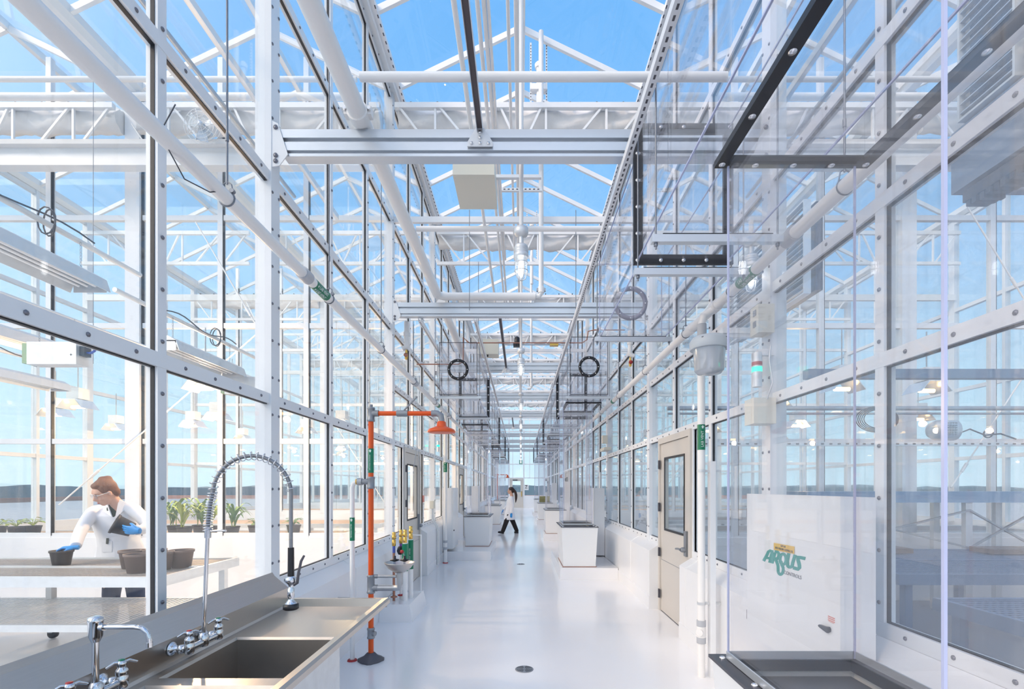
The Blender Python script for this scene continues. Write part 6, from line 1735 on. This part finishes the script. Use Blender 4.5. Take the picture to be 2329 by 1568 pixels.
# trousers and shoes
tr = MB()
for dx in (-0.11, 0.12): limb(tr, [hip + Vector((dx * 0.8, 0.03, -0.10)), hip + Vector((dx * 1.2, 0.03, -0.45)), hip + Vector((dx * 1.3, 0.03, -hip.z + 0.06))], [0.105, 0.085, 0.062], 16)
smooth_mod(tr.build('trousers', JEAN, t), 0.012, 1)
for dx in (-0.145, 0.155):
    sh = MB(); c_ = hip + Vector((dx, 0, 0)); sh.ell((c_.x, c_.y - 0.05, 0.045), 0.048, 0.13, 0.045, 14); sh.ell((c_.x, c_.y + 0.02, 0.065), 0.045, 0.06, 0.06, 12)
    smooth_mod(sh.build('shoe', BLACK, t), 0.008, 1)
hand(P(173, 1246, 4.73), (-0.80, -0.42, 0.02), (-0.05, 0.0, -1), -1, 1.05, t, 1.12)
hand(P(314, 1208, 4.985), (-0.98, 0.02, 0.06), (0.0, 0.95, 0.3), 1, 0.35, t, 1.18)
# the pot held tilted in the crook of the arm
def tilted_pot(c, axis, r, h, label, m):
    t2 = thing('plant_pot', label, 'pot', c); ax = Vector(axis).normalized(); u = ax.orthogonal().normalized(); v = ax.cross(u); c = Vector(c)
    prof = [(0.0001, 0.0), (r * 0.74, 0.0), (r * 0.96, h * 0.86), (r * 1.05, h * 0.87), (r * 1.06, h), (r * 0.99, h), (r * 0.94, h * 0.87), (r * 0.72, 0.01), (0.0001, 0.01)]
    b = MB(); n = 26; b.loft([[c + ax * hh + (u * math.cos(2 * PI * j / n) + v * math.sin(2 * PI * j / n)) * q for j in range(n)] for q, hh in prof], caps=False)
    b.build('pot_wall', m, t2); return t2
tilted_pot(P(301, 1206, 5.13) , (-0.62, -0.55, 0.42), 0.100, 0.17, 'dark empty pot held on its side against the white coat', POTM)

# --- person walking across the corridor
Zw = 16.3
Q = lambda x, y, dz=0.0: pt(x, y, Zw + dz)
t = thing('person', 'person with dark ponytail, white lab coat and blue gloves walking across the corridor', 'person', Q(1157, 1214)); t.location.z = 0
hm = head(t, Q(1161.5, 1117), (-1, 0.05, -0.02), (0.03, 0, 1), 1.02, HAIRD, True, 'tail')
body = MB(); body.v = hm.v; body.f = hm.f; body.m = hm.m; body.s = hm.s
hipc = Q(1158.5, 1166)
body.loft([ringe(Q(1163, 1128.5), 0.05, 0.05), ringe(Q(1162, 1134), 0.08, 0.15), ringe(Q(1160, 1150), 0.09, 0.13), ringe(hipc, 0.10, 0.14), ringe(hipc + Vector((0, 0, -0.12)), 0.09, 0.13)])
legs = [[Q(1157, 1170, -0.09), Q(1150.5, 1190, -0.09), Q(1143, 1209, -0.09), Q(1136, 1213.0, -0.09)], [Q(1160, 1170, 0.09), Q(1167.5, 1189, 0.09), Q(1176, 1208, 0.09), Q(1170, 1213.0, 0.09)]]
for l in legs: limb(body, l[:3], [0.080, 0.055, 0.034])
arms = [[Q(1160, 1135, 0.17), Q(1155, 1150, 0.20), Q(1145, 1160, 0.20)], [Q(1162, 1135, -0.17), Q(1165.5, 1152, -0.20), Q(1163.5, 1168, -0.22)]]
for a in arms: limb(body, a, [0.045, 0.036, 0.026])
smooth_mod(body.build('body', SKIN, t), 0.011, 1)
co = MB()
co.loft([ringe(Q(1162.5, 1129), 0.06, 0.07), ringe(Q(1162, 1133), 0.105, 0.19), ringe(Q(1160.5, 1142), 0.13, 0.20), ringe(Q(1159.5, 1155), 0.125, 0.175, fold=0.02), ringe(Q(1158.5, 1168), 0.16, 0.19, fold=0.03), ringe(Q(1158.5, 1176), 0.185, 0.20, fold=0.04, ph=1), ringe(Q(1158.8, 1182.5), 0.20, 0.205, fold=0.05, ph=1.5)])
limb(co, [Q(1161, 1134, 0.12)] + arms[0], [0.07, 0.068, 0.056, 0.048], 16); limb(co, [Q(1162, 1134, -0.12)] + arms[1], [0.07, 0.068, 0.056, 0.048], 16)
smooth_mod(co.build('lab_coat', COAT, t), 0.014, 2)
tr = MB()
for l in legs: limb(tr, [l[0], l[1], l[2] + Vector((0, 0, -0.02))], [0.100, 0.080, 0.066], 16)
smooth_mod(tr.build('trousers', TROUSER, t), 0.014, 1)
for l, toe in zip(legs, ((1132.5, 1211.0), (1169.5, 1213.2))):
    s_ = MB(); an = l[2]
    hl = Vector((an.x + 0.02, an.y, max(0.05, an.z - 0.045))); te = Q(*toe, an.y - Zw)
    te.z = max(te.z, 0.03)
    limb(s_, [hl + Vector((0.03, 0, -0.01)), hl.lerp(te, 0.5), te], [0.048, 0.042, 0.030], 14)
    smooth_mod(s_.build('shoe', BLACK, t), 0.009, 1)
hand(Q(1144.5, 1160.5, 0.20), (-0.5, 0, -0.85), (0.7, 0, -0.5), 1, 0.6, t, 1.0); hand(Q(1163.5, 1168.5, -0.22), (-0.15, 0, -1), (0.3, 0.9, 0.0), 1, 0.55, t, 1.0)
